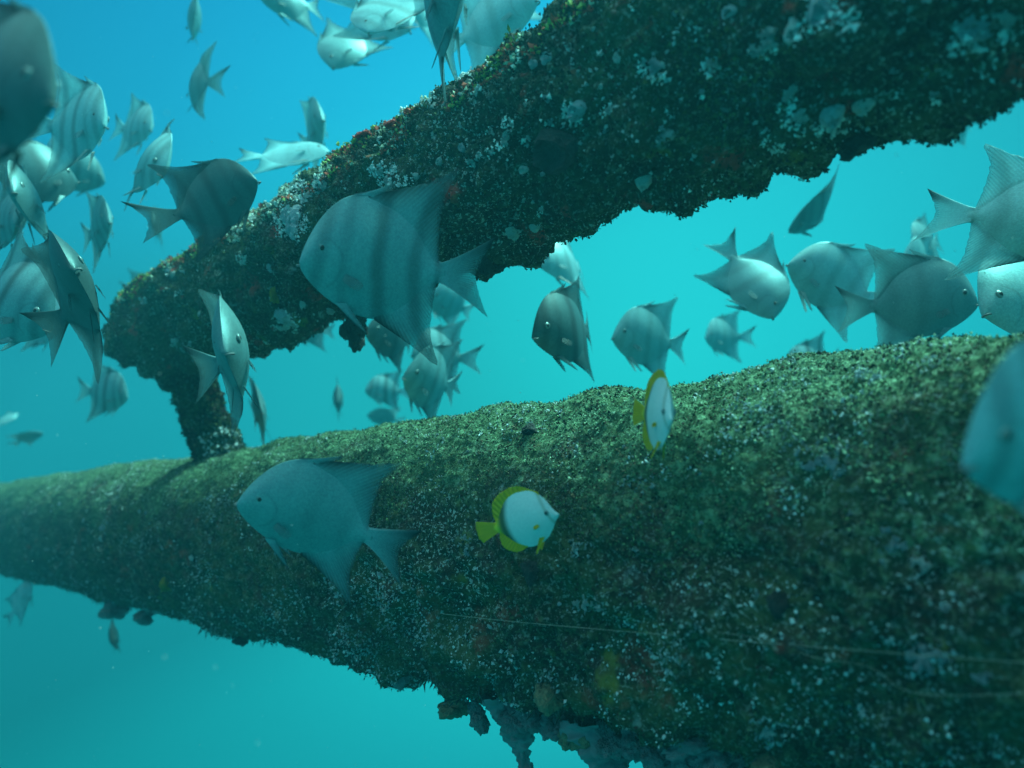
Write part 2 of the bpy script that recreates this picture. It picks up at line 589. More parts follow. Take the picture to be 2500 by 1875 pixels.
def crust_disp(P, seed, big=0.020, mid=0.014, fine=0.006):
    d = big * (vnoise(P, 6.0, seed) - 0.5) * 2
    if seed == 47:
        d += 0.075 * (0.50 - worley(P, 8.5, 5)) * np.clip(0.4 + 0.6 * (UP['cz'] + 0.1 - P[:, 2]) / 0.2, 0.25, 1) + 0.11 * (vnoise(P, 13.0, 8) - 0.5) * np.clip((-2.8 - P[:, 0]) / 0.4, 0, 1)
    if seed == 11:
        near = np.clip((P[:, 0] + 2.4) / 1.4, 0, 1) * np.clip((0.30 - (P[:, 2] - LOW['cz'])) / 0.2, 0.15, 1)
        d += near * (0.080 * (0.50 - worley(P, 7.0, 5)) + 0.045 * (vnoise(P, 12.0, 6) - 0.5))
    if seed == 11:          # the crest carries a flatter nap than the sides
        mid = mid * np.clip(1.0 - 1.1 * (P[:, 2] - LOW['cz'] - 0.14) / 0.2, 0.42, 1)
        fine = fine * np.clip(1.0 - 0.8 * (P[:, 2] - LOW['cz'] - 0.14) / 0.2, 0.5, 1)
    d += mid * (0.55 - worley(P, 22.0, seed + 1)) * 1.3
    d += fine * (0.55 - worley(P, 62.0, seed + 2)) * 1.6
    d += mid * 0.7 * (vnoise(P, 34.0, seed + 3) - 0.5) * 2
    d += fine * 0.9 * (vnoise(P, 95.0, seed + 4) - 0.5) * 2
    return d


def pipe_grid(xs, radii, cy, cz, na, seed, **kw):
    a = np.linspace(0, 2 * math.pi, na, endpoint=False)
    XX = np.repeat(xs, na)
    RR = np.repeat(radii, na)
    AA = np.tile(a, len(xs))
    nrm = np.stack([np.zeros_like(AA), np.sin(AA), np.cos(AA)], 1)
    P = np.stack([XX, cy + nrm[:, 1] * RR, cz + nrm[:, 2] * RR], 1)
    d = crust_disp(P, seed, **kw)
    fade = np.clip(RR / (radii.max() * 0.5), 0, 1)
    P = P + nrm * (d * fade)[:, None]
    P[:, 0] += (vnoise(P, 30, seed + 9) - 0.5) * 0.012
    i = np.arange(len(xs) - 1)[:, None]
    j = np.arange(na)[None, :]
    j2 = (j + 1) % na
    F = np.stack([i * na + j, (i + 1) * na + j, (i + 1) * na + j2, i * na + j2], -1).reshape(-1, 4)
    return P, nrm, F


def adaptive(x0, x1, k, h):
    xs = [x0]
    while xs[-1] > x1:
        xs.append(xs[-1] - k * math.hypot(xs[-1], h))
    return np.array(xs)


frame = bpy.data.objects.new('steel_frame', None)
COL.objects.link(frame)
frame.location = (POST['cx'], PIPE_Y, LOW['cz'])
tag(frame, 'sunken steel frame of two growth covered pipes joined by a short post', 'steel frame')
FOFF = Vector(frame.location)


def part(name, me, parent=frame):
    o = link(name, me, parent)
    if parent is frame:
        o.location = -FOFF
    return o


xs = adaptive(1.3, -11.5, 0.0046, 0.9)
PL, NL, FL = pipe_grid(xs, np.full(len(xs), LOW['r']), LOW['cy'], LOW['cz'], 420, 11)
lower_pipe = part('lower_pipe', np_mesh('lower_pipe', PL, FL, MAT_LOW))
tag(lower_pipe, 'thick lower pipe under green and brown turf')

xs = adaptive(1.3, -3.20, 0.0040, 1.0)
rad = np.full(len(xs), UP['r'])
cap = np.linspace(0, 1, 26)[1:]
xs = np.concatenate([xs, xs[-1] - 0.10 * np.sin(cap * math.pi / 2)])
rad = np.concatenate([rad, UP['r'] * np.clip(np.cos(cap * math.pi / 2), 0, 1) ** 0.35])
PU, NU, FU = pipe_grid(xs, rad, UP['cy'], UP['cz'], 330, 47, big=0.030, mid=0.016)
upper_pipe = part('upper_pipe', np_mesh('upper_pipe', PU, FU, MAT_UP))
tag(upper_pipe, 'slanting upper pipe dotted with white barnacles and patches')

# post: built along z, then laid out upright
zs = np.linspace(UP['cz'] - 0.10, LOW['cz'] + 0.26, 170)
pr = POST['r'] * (1 + 0.22 * np.exp(-((zs - zs[-1]) / 0.07) ** 2) + 0.10 * np.exp(-((zs - zs[0]) / 0.12) ** 2))
a = np.linspace(0, 2 * math.pi, 130, endpoint=False)
AA = np.tile(a, len(zs))
ZZ = np.repeat(zs, len(a))
RR = np.repeat(pr, len(a))
NP_ = np.stack([np.cos(AA), np.sin(AA), np.zeros_like(AA)], 1)
PP = np.stack([POST['cx'] + NP_[:, 0] * RR, PIPE_Y + NP_[:, 1] * RR, ZZ], 1)
PP += NP_ * crust_disp(PP, 71, 0.018, 0.012, 0.006)[:, None]
i = np.arange(len(zs) - 1)[:, None]
j = np.arange(len(a))[None, :]
j2 = (j + 1) % len(a)
FP = np.stack([i * len(a) + j, i * len(a) + j2, (i + 1) * len(a) + j2, (i + 1) * len(a) + j], -1).reshape(-1, 4)
post = part('post', np_mesh('post', PP, FP[:, ::-1], MAT_POST))


# ---- turf: small fronds and nodules growing all over the steel
def turf(name, P, Nn, count, parent, pal, lens=(0.004, 0.013), seed=3, mask=None, pale_bias=0.0, wide=0.28):
    r = np.random.default_rng(seed)
    cand = r.permutation(len(P)) if name == 'crust_polyps' else r.integers(0, len(P), count * 3 if mask is None or mask is facing else max(count * 3, 240000) + (240000 if name == 'sunlit_algae_mat' else 0))
    if mask is not None:
        cand = cand[mask(P[cand], Nn[cand])]
    cand = cand[:count]
    p = P[cand] + r.normal(0, 0.002, (len(cand), 3))
    n = Nn[cand]
    k = len(cand)
    d = n + r.normal(0, 0.55, (k, 3))
    d /= np.linalg.norm(d, axis=1)[:, None]
    t1 = np.cross(d, r.normal(0, 1, (k, 3)))
    t1 /= np.linalg.norm(t1, axis=1)[:, None]
    t2 = np.cross(d, t1)
    ln = r.uniform(lens[0], lens[1], k) * r.uniform(0.6, 1.2, k)
    w = ln * wide * r.uniform(0.6, 1.5, k)
    b0 = p - d * ln[:, None] * 0.15
    tip = p + d * ln[:, None] + r.normal(0, 0.2, (k, 3)) * ln[:, None]
    mid = p + d * (ln * 0.55)[:, None]
    V = np.stack([b0, mid + t1 * w[:, None], mid - 0.5 * t1 * w[:, None] + 0.87 * t2 * w[:, None],
                  mid - 0.5 * t1 * w[:, None] - 0.87 * t2 * w[:, None], tip], 1).reshape(-1, 3)
    F0 = np.array([[0, 2, 1], [0, 3, 2], [0, 1, 3], [4, 1, 2], [4, 2, 3], [4, 3, 1]])
    F = (np.arange(k)[:, None, None] * 5 + F0[None]).reshape(-1, 3)
    pal = np.array(pal)
    cl = vnoise(p, 4.5, seed) * 0.6 + vnoise(p, 22.0, seed + 1) * 0.4 + r.normal(0, 0.05, k) + pale_bias
    idx = np.clip(((cl - 0.25) / 0.5 * len(pal)).astype(int), 0, len(pal) - 1)
    c = pal[idx] * r.uniform(0.8, 1.2, (k, 1))
    o = part(name, np_mesh(name, V, F, MAT_TURF, smooth=False, color=np.repeat(c, 5, 0)), parent)
    o['kind'] = 'stuff'
    return o


PAL_LOW = [(0.012, 0.018, 0.010), (0.026, 0.040, 0.018), (0.055, 0.034, 0.024), (0.050, 0.075, 0.030), (0.085, 0.12, 0.05), (0.13, 0.18, 0.10)]
PAL_UP = [(0.010, 0.015, 0.008), (0.018, 0.026, 0.010), (0.06, 0.02, 0.015), (0.030, 0.044, 0.014), (0.065, 0.08, 0.022), (0.12, 0.15, 0.07)]
PAL_WHITE = [(0.40, 0.44, 0.46), (0.58, 0.62, 0.66), (0.75, 0.78, 0.82)]


def facing(Pq, Nq):
    v = -Pq / np.linalg.norm(Pq, axis=1)[:, None]
    return (v * Nq).sum(1) > -0.25


turf('turf', PL, NL, 80000, lower_pipe, PAL_LOW, (0.002, 0.0065), 3, facing, wide=0.5)
turf('turf', PU, NU, 46000, upper_pipe, PAL_UP, (0.003, 0.009), 5, facing, wide=0.4)
turf('turf', PP, NP_, 9000, post, PAL_UP, (0.006, 0.018), 6)


# pale hydroid flecks, gathered in clumps
def flecks(thr1, thr2, seed, extra=None):
    def f(Pq, Nq):
        ok = facing(Pq, Nq) & (vnoise(Pq, 3.4, seed) * 0.5 + vnoise(Pq, 11.0, seed + 1) * 0.5 > thr1) & (vnoise(Pq, 45.0, seed + 2) > thr2)
        return ok if extra is None else ok & extra(Pq, Nq)
    return f


turf('white_hydroids', PL, NL, 13000, lower_pipe, PAL_WHITE, (0.003, 0.008), 21, flecks(0.575, 0.50, 31), 0.0, 0.4)
turf('white_hydroids', PL, NL, 9000, lower_pipe, PAL_WHITE, (0.004, 0.010), 22,
     flecks(0.46, 0.5, 35, lambda Pq, Nq: (Nq[:, 2] < -0.25) & (Pq[:, 0] < -0.9)), 0.0, 0.35)
turf('white_hydroids', PU, NU, 3200, upper_pipe, PAL_WHITE, (0.003, 0.009), 23, flecks(0.58, 0.52, 41), 0.0, 0.4)
turf('sunlit_algae_mat', PL, NL, 72000, lower_pipe, [(0.07, 0.12, 0.055), (0.12, 0.20, 0.09), (0.19, 0.14, 0.09), (0.17, 0.28, 0.14), (0.24, 0.37, 0.21), (0.42, 0.54, 0.38)], (0.0018, 0.0050), 29,
     lambda Pq, Nq: facing(Pq, Nq) & (Nq[:, 2] + 0.9 * (vnoise(Pq, 5.0, 63) - 0.5) + 0.5 * (vnoise(Pq, 24.0, 64) - 0.5) > 0.60), 0.0, 0.6)  # crest growth whose paler tints also paint in the sunlit top
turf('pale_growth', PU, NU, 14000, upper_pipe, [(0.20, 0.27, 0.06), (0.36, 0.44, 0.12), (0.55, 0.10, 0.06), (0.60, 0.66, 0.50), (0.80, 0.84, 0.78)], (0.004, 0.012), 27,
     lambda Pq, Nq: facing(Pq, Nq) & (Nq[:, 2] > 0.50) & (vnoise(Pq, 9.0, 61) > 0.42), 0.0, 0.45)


def to_px(Pq):
    c_ = Pq @ C2W
    return np.stack([1250.0 + FPX * c_[:, 0] / -c_[:, 2], 937.5 - FPX * c_[:, 1] / -c_[:, 2]], 1)


def clumps(spots, seed):
    def f(Pq, Nq):
        ok = facing(Pq, Nq) & (Pq[:, 0] < 0.3)
        q = to_px(np.where(ok[:, None], Pq, [[-2.0, 1.0, 0.0]]))
        w = np.zeros(len(Pq))
        for (x_, y_, rx_, ry_) in spots:
            w = np.maximum(w, np.exp(-((q[:, 0] - x_) / rx_) ** 2 - ((q[:, 1] - y_) / ry_) ** 2))
        return ok & (w * (0.45 + 1.1 * vnoise(Pq, 26.0, seed) * vnoise(Pq, 60.0, seed + 1) * 2) > 0.52)
    return f


CL_LOW = [(2000, 1105, 80, 45), (2030, 1150, 50, 40), (1900, 1060, 60, 30), (930, 1440, 90, 80), (1000, 1520, 120, 60), (880, 1560, 90, 60), (830, 1420, 60, 60), (1100, 1560, 70, 40),
          (1430, 1480, 60, 32), (1415, 1340, 40, 32), (1200, 1620, 80, 40), (1630, 1600, 40, 50), (760, 1330, 60, 50), (1135, 1330, 40, 30), (2190, 1330, 70, 50), (2260, 1610, 80, 60),
          (1720, 1510, 60, 40), (540, 1240, 60, 40), (330, 1330, 50, 40), (500, 1400, 60, 40), (700, 1480, 80, 50), (1830, 1000, 60, 20), (2120, 920, 50, 20), (1560, 1180, 60, 30), (1880, 1790, 50, 40)]
turf('white_hydroids', PL, NL, 12000, lower_pipe, [(0.22, 0.28, 0.30), (0.36, 0.43, 0.47), (0.55, 0.61, 0.66)], (0.003, 0.008), 28, clumps(CL_LOW, 53), 0.0, 0.45)
# pale growth on the post foot; its white also paints the sunlit patch
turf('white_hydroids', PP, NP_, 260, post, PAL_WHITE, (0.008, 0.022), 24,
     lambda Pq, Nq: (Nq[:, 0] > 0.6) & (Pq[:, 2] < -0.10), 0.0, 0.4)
turf('hanging_fuzz', PL, NL, 5000, lower_pipe, [(0.10, 0.11, 0.11), (0.06, 0.065, 0.06), (0.16, 0.18, 0.18)], (0.012, 0.034), 25,
     lambda Pq, Nq: (Nq[:, 2] < -0.55) & (vnoise(Pq, 5.0, 88) > 0.45), 0.0, 0.09)


# ---- barnacles and crusts that can be told apart, each on its own
def ring_mesh(name, seed, hole, mat, flat=0.55):
    """a rough cone with a sunken mouth, about 1 across, growing along +z"""
    r = np.random.default_rng(seed)
    n = 14
    prof = [(0.52, -0.12), (0.48, 0.10), (0.34, flat * 0.8), (hole + 0.06, flat), (hole, flat * 0.82), (hole * 0.6, flat * 0.35), (0.0, flat * 0.3)]
    V, F = [], []
    ph = r.uniform(0, 6.28, 4)
    for k_, (rr, z) in enumerate(prof[:-1]):
        for q in range(n):
            an = q / n * 2 * math.pi
            w = 1 + 0.16 * math.sin(2 * an + ph[0]) + 0.10 * math.sin(3 * an + ph[1]) + r.normal(0, 0.07)
            V.append((math.cos(an) * rr * w, math.sin(an) * rr * w * 0.85, z * (1 + r.normal(0, 0.14))))
    V.append((0, 0, prof[-1][1]))
    for k_ in range(len(prof) - 2):
        for q in range(n):
            F.append((k_ * n + q, k_ * n + (q + 1) % n, (k_ + 1) * n + (q + 1) % n, (k_ + 1) * n + q))
    b0 = (len(prof) - 2) * n
    for q in range(n):
        F.append((b0 + q, b0 + (q + 1) % n, len(V) - 1))
    me = bpy.data.meshes.new(name)
    me.from_pydata(V, [], F)
    me.materials.append(mat)
    me.update()
    return me


def blob_mesh(name, seed, mat, rough=0.22, sub=3, freq=2.2, flat=False):
    import bmesh
    bm = bmesh.new()
    bmesh.ops.create_icosphere(bm, subdivisions=sub, radius=0.5)
    me = bpy.data.meshes.new(name)
    bm.to_mesh(me)
    bm.free()
    P = np.zeros(len(me.vertices) * 3)
    me.vertices.foreach_get('co', P)
    P = P.reshape(-1, 3)
    d = (vnoise(P + 20, freq, seed) - 0.5) * 2 * rough + (0.5 - worley(P + 20, freq * 2.4, seed + 1)) * rough * 0.8 + (vnoise(P + 20, freq * 6, seed + 2) - 0.5) * rough * 0.5
    P = P * (1 + d[:, None] * 1.6)
    me.vertices.foreach_set('co', P.astype(np.float32).ravel())
    me.polygons.foreach_set('use_smooth', np.full(len(me.polygons), True))
    me.materials.append(mat)
    me.update()
    return me


def plate_mesh(name, seed, mat):
    """a low ragged crust about 1 across: lobed outline, lumpy top"""
    r = np.random.default_rng(seed)
    na, nr = 26, 6
    ph, am = r.uniform(0, 6.28, 6), r.uniform(0.05, 0.20, 6)
    V, F = [(0, 0, 0.34)], []
    for k_ in range(1, nr + 1):
        f = k_ / nr
        for q in range(na):
            an = q / na * 2 * math.pi
            out_ = 0.46 * (1 + sum(am[m_] * math.sin((m_ + 2) * an + ph[m_]) for m_ in range(6))) * (1 + r.normal(0, 0.07))
            z = 0.34 * (1 - f ** 3) * (1 + r.normal(0, 0.35)) - (0.12 if k_ == nr else 0)
            V.append((math.cos(an) * out_ * f, math.sin(an) * out_ * f, z))
    for q in range(na):
        F.append((0, 1 + q, 1 + (q + 1) % na))
    for k_ in range(nr - 1):
        for q in range(na):
            F.append((1 + k_ * na + q, 1 + (k_ + 1) * na + q, 1 + (k_ + 1) * na + (q + 1) % na, 1 + k_ * na + (q + 1) % na))
    me = bpy.data.meshes.new(name)
    me.from_pydata(V, [], F)
    me.materials.append(mat)
    me.update()
    return me


RINGS = [ring_mesh('barnacle', s, h, MAT_SHELL, f) for s, h, f in ((1, .24, .5), (2, .18, .6), (3, .28, .42), (4, .12, .5))]
RINGS_DIM = [ring_mesh('barnacle_dim', s, h, MAT_SHELL_DIM, f) for s, h, f in ((5, .30, .4), (6, .2, .45), (7, .10, .35))]
CRUSTS = [plate_mesh('crust', s, MAT_SHELL) for s in (11, 12, 13, 17, 18)]
CRUSTS_DIM = [plate_mesh('crust_dim', s, MAT_SHELL_DIM) for s in (14, 15, 16)]


def place_on(o, P, n, sx, sy, sz, spin):
    q = Vector(n).to_track_quat('Z', 'Y')
    M = Matrix.Translation(Vector(P)) @ q.to_matrix().to_4x4() @ Matrix.Rotation(spin, 4, 'Z') @ Matrix.Diagonal((sx, sy, sz, 1))
    o.matrix_basis = M


# pixel x, y, size in pixels, kind: b bright ring, d dim ring, c bright crust, e dim crust
UP_SPOTS = [(1590, 175, 52, 'e'), (1780, 32, 40, 'd'), (1935, 80, 54, 'b'), (2005, 30, 86, 'd'), (2070, 40, 66, 'c'), (1870, 112, 74, 'c'), (1835, 118, 40, 'c'),
            (1735, 165, 40, 'c'), (2365, 92, 92, 'e'), (2455, 60, 60, 'c'), (1920, 256, 46, 'c'), (1945, 296, 52, 'c'), (2032, 298, 62, 'd'), (2110, 290, 46, 'b'),
            (1868, 336, 24, 'c'), (1905, 362, 28, 'c'), (1500, 140, 26, 'b'), (1335, 140, 36, 'd'), (1292, 150, 26, 'd'), (1400, 270, 54, 'd'), (1332, 238, 30, 'e'),
            (1285, 255, 18, 'c'), (1485, 265, 30, 'c'), (1245, 300, 26, 'c'), (1225, 330, 24, 'b'), (1222, 350, 26, 'c'), (1190, 320, 22, 'c'), (1115, 360, 22, 'd'),
            (1150, 395, 30, 'c'), (1200, 370, 26, 'c'), (1172, 380, 18, 'c'), (1270, 420, 26, 'b'), (1320, 518, 18, 'c'), (1570, 460, 40, 'b'), (1250, 595, 38, 'b'),
            (1305, 580, 26, 'b'), (1280, 340, 16, 'c'), (1340, 300, 24, 'e'), (1462, 130, 14, 'c'), (1565, 150, 16, 'c'), (940, 430, 54, 'c'), (915, 415, 36, 'c'), (985, 440, 40, 'c'),
            (1015, 430, 26, 'b'), (1060, 395, 20, 'b'), (780, 455, 40, 'c'), (740, 470, 46, 'c'), (715, 545, 76, 'd'), (695, 520, 40, 'd'), (655, 485, 22, 'c'), (612, 530, 22, 'c'),
            (592, 632, 26, 'c'), (640, 660, 20, 'd'), (745, 745, 26, 'b'), (700, 780, 54, 'd'), (690, 800, 26, 'b'), (805, 768, 22, 'd'), (655, 830, 18, 'b'), (425, 835, 18, 'c'),
            (460, 838, 18, 'c'), (500, 765, 20, 'b'), (435, 715, 16, 'c'), (414, 665, 16, 'c'), (445, 662, 12, 'c'), (350, 735, 14, 'c'), (445, 860, 16, 'd'), (1128, 180, 40, 'c'),
            (1160, 215, 30, 'c'), (1040, 245, 34, 'c'), (1205, 160, 24, 'c'), (985, 275, 22, 'c'), (910, 320, 24, 'c'), (1075, 465, 14, 'c'), (1105, 450, 12, 'c'), (1675, 462, 18, 'c'),
            (1610, 320, 20, 'e'), (2000, 345, 14, 'c'), (1700, 240, 18, 'e'), (2190, 232, 30, 'e'), (2280, 240, 26, 'e'), (1545, 18, 26, 'e'), (1640, 30, 22, 'e')]


def seat(P, n, grid, pipe):
    near = grid[np.abs(grid[:, 0] - P[0]) < 0.03]
    if len(near) == 0:
        return P
    k_ = np.argsort(((near - P) ** 2).sum(1))[:12]
    rr = np.hypot(near[k_, 1] - pipe['cy'], near[k_, 2] - pipe['cz']).mean()
    return np.array([P[0], pipe['cy'] + n[1] * rr, pipe['cz'] + n[2] * rr])


def growth(spots, pipe, parent, seed):
    r = random.Random(seed)
    grid = PU if pipe is UP else PL
    for (px, py, s, kd) in spots:
        P, n = hit(px, py, pipe, 0.006)
        if pipe is UP and P[0] < -3.27:
            continue
        P = seat(P, n, grid, pipe) + n * 0.003
        size = s * float(-(C2W.T @ P)[2]) / FPX
        v = P / np.linalg.norm(P)
        fs = max(0.35, abs(float(v @ n)))
        if kd in 'bd':
            me = r.choice(RINGS if kd == 'b' else RINGS_DIM)
            o = part('barnacle', me, parent)
            place_on(o, P - n * 0.004, n, size, size / fs ** 0.3, size * 0.75, r.uniform(0, 6.28))
        else:
            t1 = np.cross(n, [1.0, 0.2, 0.1])
            t1 /= np.linalg.norm(t1)
            t2 = np.cross(n, t1)
            k_ = 1 if s < 20 else (3 if s < 40 else 5)
            for q in range(k_):
                me = r.choice(CRUSTS if kd == 'c' else CRUSTS_DIM)
                o = part('shell_crust', me, parent)
                z = size * (0.9 if k_ == 1 else (0.5 if q == 0 else r.uniform(0.25, 0.45)))
                off = 0 if q == 0 else size * 0.36
                A_ = r.uniform(0, 6.28)
                Q = P + t1 * math.cos(A_) * off + t2 * math.sin(A_) * off - n * 0.003
                place_on(o, Q, n, z * r.uniform(0.9, 1.25), z * r.uniform(0.6, 1.1), min(z * 0.9, 0.04), r.uniform(0, 6.28))


growth(UP_SPOTS, UP, upper_pipe, 4)
# smaller ones spread between them
sm = []
r_ = random.Random(12)
for _ in range(60):
    x_ = r_.uniform(600, 2350)
    t_ = r_.uniform(0.08, 0.92)
    y_ = (908 - 0.626 * x_) * (1 - t_) + (1065 - 0.342 * x_) * t_
    if y_ > 5:
        sm.append((x_, y_, r_.uniform(7, 15), r_.choice('ccebd')))
growth(sm, UP, upper_pipe, 5)
LOW_SPOTS = [(2180, 1330, 46, 'e'), (2235, 1370, 44, 'c'), (2160, 1290, 34, 'e'), (2250, 1620, 76, 'e'), (2290, 1600, 50, 'e'), (1868, 1790, 50, 'c'), (1420, 1340, 36, 'c'),
             (1390, 1480, 30, 'c'), (1425, 1475, 40, 'c'), (1455, 1490, 26, 'c'), (1620, 1600, 34, 'e'), (1635, 1615, 24, 'c'), (900, 1370, 24, 'c'), (930, 1400, 30, 'e'),
             (2010, 1110, 60, 'e'), (1960, 1130, 40, 'e'), (2040, 1140, 30, 'c'), (1148, 1535, 10, 'c'), (460, 1363, 16, 'c'), (238, 1290, 26, 'e'), (242, 1315, 18, 'c'),
             (2400, 1660, 50, 'e'), (1840, 1455, 24, 'c'), (2300, 1490, 36, 'e'), (1130, 1350, 22, 'e'), (1125, 1310, 16, 'e'), (1540, 1340, 18, 'e'), (1700, 1270, 20, 'e'),
             (1345, 1145, 10, 'c'), (1290, 1170, 9, 'c'), (1570, 955, 10, 'c'), (2070, 1250, 20, 'e'), (1690, 1500, 24, 'e'), (1730, 1520, 20, 'c')]
growth(LOW_SPOTS, LOW, lower_pipe, 6)
sm = []
for _ in range(70):
    x_ = r_.uniform(100, 2480)
    t_ = r_.uniform(0.1, 0.92)
    y_ = (1195 - 0.158 * x_) * (1 - t_) + (1400 + 0.27 * x_) * t_
    if y_ < 1870:
        sm.append((x_, y_, r_.uniform(6, 13), r_.choice('ceeed')))
growth(sm, LOW, lower_pipe, 7)

CL_UP = [(x_, y_, s_ * 0.72, s_ * 0.62) for (x_, y_, s_, k_) in UP_SPOTS if k_ in 'ce' or s_ > 50]
turf('crust_polyps', PU, NU, 14000, upper_pipe, [(0.60, 0.64, 0.68), (0.80, 0.83, 0.86), (0.94, 0.95, 0.96)], (0.003, 0.0085), 30, clumps(CL_UP, 57), 0.1, 0.55)
# the big empty shell with a dark mouth on the upper pipe
P, n = hit(1352, 372, UP, 0.01)
o = part('barnacle', ring_mesh('large_shell', 77, 0.36, MAT_SPONGE_DARK, 0.5), upper_pipe)
s_ = 130 * float(-(C2W.T @ P)[2]) / FPX
place_on(o, P - n * 0.004, n, s_, s_ * 0.85, s_ * 0.5, 0.4)
tag(o, 'large empty shell with a dark open mouth')


# ------------------------------------------------------------------ sponges and hanging growth (things of their own)
def sponge(px, py, pipe, wpx, hpx, mat, label, seed, name='sponge', drop=0.35, thick=0.8, group=None, rough=0.38):
    """a lump rooted on the pipe where the pixel ray meets (or grazes) it"""
    P, n = hit(px, py, pipe, 0.0)
    depth = float(-(C2W.T @ P)[2])
    w, h = wpx * depth / FPX, hpx * depth / FPX
    o = link(name, blob_mesh(name, seed, mat, rough, 4))
    P = P + n * h * 0.10
    o.location = Vector(P)
    o.rotation_euler = (random.uniform(-.15, .15), random.uniform(-.15, .15), random.uniform(0, 6.28))
    o.scale = (w, w * thick, h)
    tag(o, label, 'sponge', group)
    return o


def hanging(px, py, pipe, top_px, len_px, tip_px, mat, label, seed, name='hanging_sponge'):
    P, n = hit(px, py, pipe, 0.0)
    depth = float(-(C2W.T @ P)[2])
    k = depth / FPX
    r0, L, r1 = top_px * k / 2, len_px * k, tip_px * k / 2
    nz, na = 80, 64
    zz = np.linspace(0.10 * L, -L, nz)
    tt = np.linspace(0, 1, nz)
    rr = (r0 * (1 - tt) ** 1.3 + r1 * (1 - (1 - tt) ** 1.3)) * np.sqrt(np.clip((1 - tt) * 14, 0, 1))
    an = np.linspace(0, 2 * math.pi, na, endpoint=False)
    A2 = np.tile(an, nz)
    R2 = np.repeat(rr, na)
    Z2 = np.repeat(zz, na)
    nn = np.stack([np.cos(A2), np.sin(A2), np.zeros_like(A2)], 1)
    V = np.stack([nn[:, 0] * R2, nn[:, 1] * R2, Z2], 1)
    V += nn * ((0.5 - worley(V + seed, 34, seed)) * 0.034 + (vnoise(V + seed, 18, seed) - 0.5) * 0.05 + (0.5 - worley(V + seed, 80, seed)) * 0.014)[:, None] * np.clip(R2 / 0.012, 0, 1)[:, None]
    i = np.arange(nz - 1)[:, None]
    j = np.arange(na)[None, :]
    j2 = (j + 1) % na
    F = np.stack([i * na + j, (i + 1) * na + j, (i + 1) * na + j2, i * na + j2], -1).reshape(-1, 4)
    o = link(name, np_mesh(name, V, F, mat))
    o.location = Vector(P - n * 0.02)
    tag(o, label, 'sponge')
    return o


hanging(1232, 1712, LOW, 120, 210, 34, MAT_SPONGE_GREY, 'slim tapering grey growth hanging lowest at bottom centre', 3)
hanging(1455, 1772, LOW, 150, 200, 70, MAT_SPONGE_GREY, 'broad shaggy grey growth hanging at bottom edge right of the slim one', 8)
SP = [
    (975, 1640, LOW, 60, 52, MAT_SPONGE_GREY, 'round grey lump under lower pipe left of the hanging fuzz', .9),
    (1172, 1742, LOW, 56, 62, MAT_SPONGE_GREY, 'grey lump touching the left side of the slim hanging growth', .9),
    (1310, 1752, LOW, 66, 62, MAT_SPONGE_GREY, 'rounded grey lump just right of the slim hanging growth', .9),
    (1378, 1765, LOW, 52, 52, MAT_SPONGE_GREY, 'small grey lump left of the broad shaggy hanging growth', .9),
    (1540, 1790, LOW, 70, 60, MAT_SPONGE_GREY, 'grey lump just right of the broad shaggy hanging growth', .9),
    (1610, 1822, LOW, 90, 66, MAT_SPONGE_GREY, 'wide bluish lump at bottom edge right of centre', .9),
    (1660, 1790, LOW, 120, 80, MAT_SPONGE_GREY, 'large smooth blue grey mound on underside at bottom right of centre', .9),
    (1740, 1830, LOW, 110, 70, MAT_SPONGE_GREY, 'low grey mound beside bright gap at bottom edge', .9),
    (1350, 1690, LOW, 90, 70, MAT_SPONGE_TAN, 'tan leafy sponge on underside above the hanging growths', .7),
    (280, 1488, LOW, 50, 36, MAT_SPONGE_GREY, 'dark round lump under far left pipe nearest the left edge', .9),
    (352, 1502, LOW, 48, 32, MAT_SPONGE_GREY, 'dark round lump under far left pipe, right of its twin', .9),
    (592, 1552, LOW, 36, 36, MAT_SPONGE_DARK, 'small dark knob on underside below the two lower left lumps', .9),
    (410, 1420, LOW, 30, 46, MAT_SPONGE_YELLOW, 'dull yellow patch low on the far left pipe', .7),
    (866, 796, UP, 60, 84, MAT_SPONGE_DARK, 'dark lump hanging under upper pipe below the large barred fish', .9),
    (1200, 640, UP, 62, 66, MAT_SPONGE_DARK, 'dark ragged lump under upper pipe behind the large fish tail', .9),
    (2085, 355, UP, 70, 56, MAT_SPONGE_DARK, 'dark knob on the underside of upper pipe, right third', .9),
    (2235, 302, UP, 60, 46, MAT_SPONGE_DARK, 'dark lump under the upper pipe nearest the right edge', .9),
    (672, 720, UP, 20, 40, MAT_SPONGE_YELLOW, 'oval yellow sponge on upper pipe right of the post', .7),
    (890, 332, UP, 34, 24, MAT_SPONGE_RED, 'red sponge on top rim of upper pipe, larger of two', .8),
    (955, 305, UP, 26, 18, MAT_SPONGE_RED, 'small red sponge on top rim of upper pipe, upper of two', .8),
    (1910, 1475, LOW, 56, 60, MAT_SPONGE_DARK, 'dark round sponge on lower pipe above the fishing line', .7),
    (1290, 1052, LOW, 40, 26, MAT_SPONGE_DARK, 'small dark knob on sunlit top of lower pipe', .8),
    (1300, 1395, LOW, 52, 50, MAT_SPONGE_DARK, 'dark lump on lower pipe below the broadside butterflyfish', .6),
]
FRINGE = [(1120, 1722, 70, 46, 'left end'), (1262, 1745, 90, 60, 'second place'), (1345, 1768, 74, 66, 'third place'), (1420, 1782, 80, 70, 'fourth place'),
          (1498, 1800, 84, 76, 'fifth place'), (1575, 1812, 90, 70, 'sixth place'), (1690, 1838, 110, 76, 'seventh place'), (1790, 1852, 110, 70, 'eighth place'), (1900, 1862, 120, 60, 'right end')]
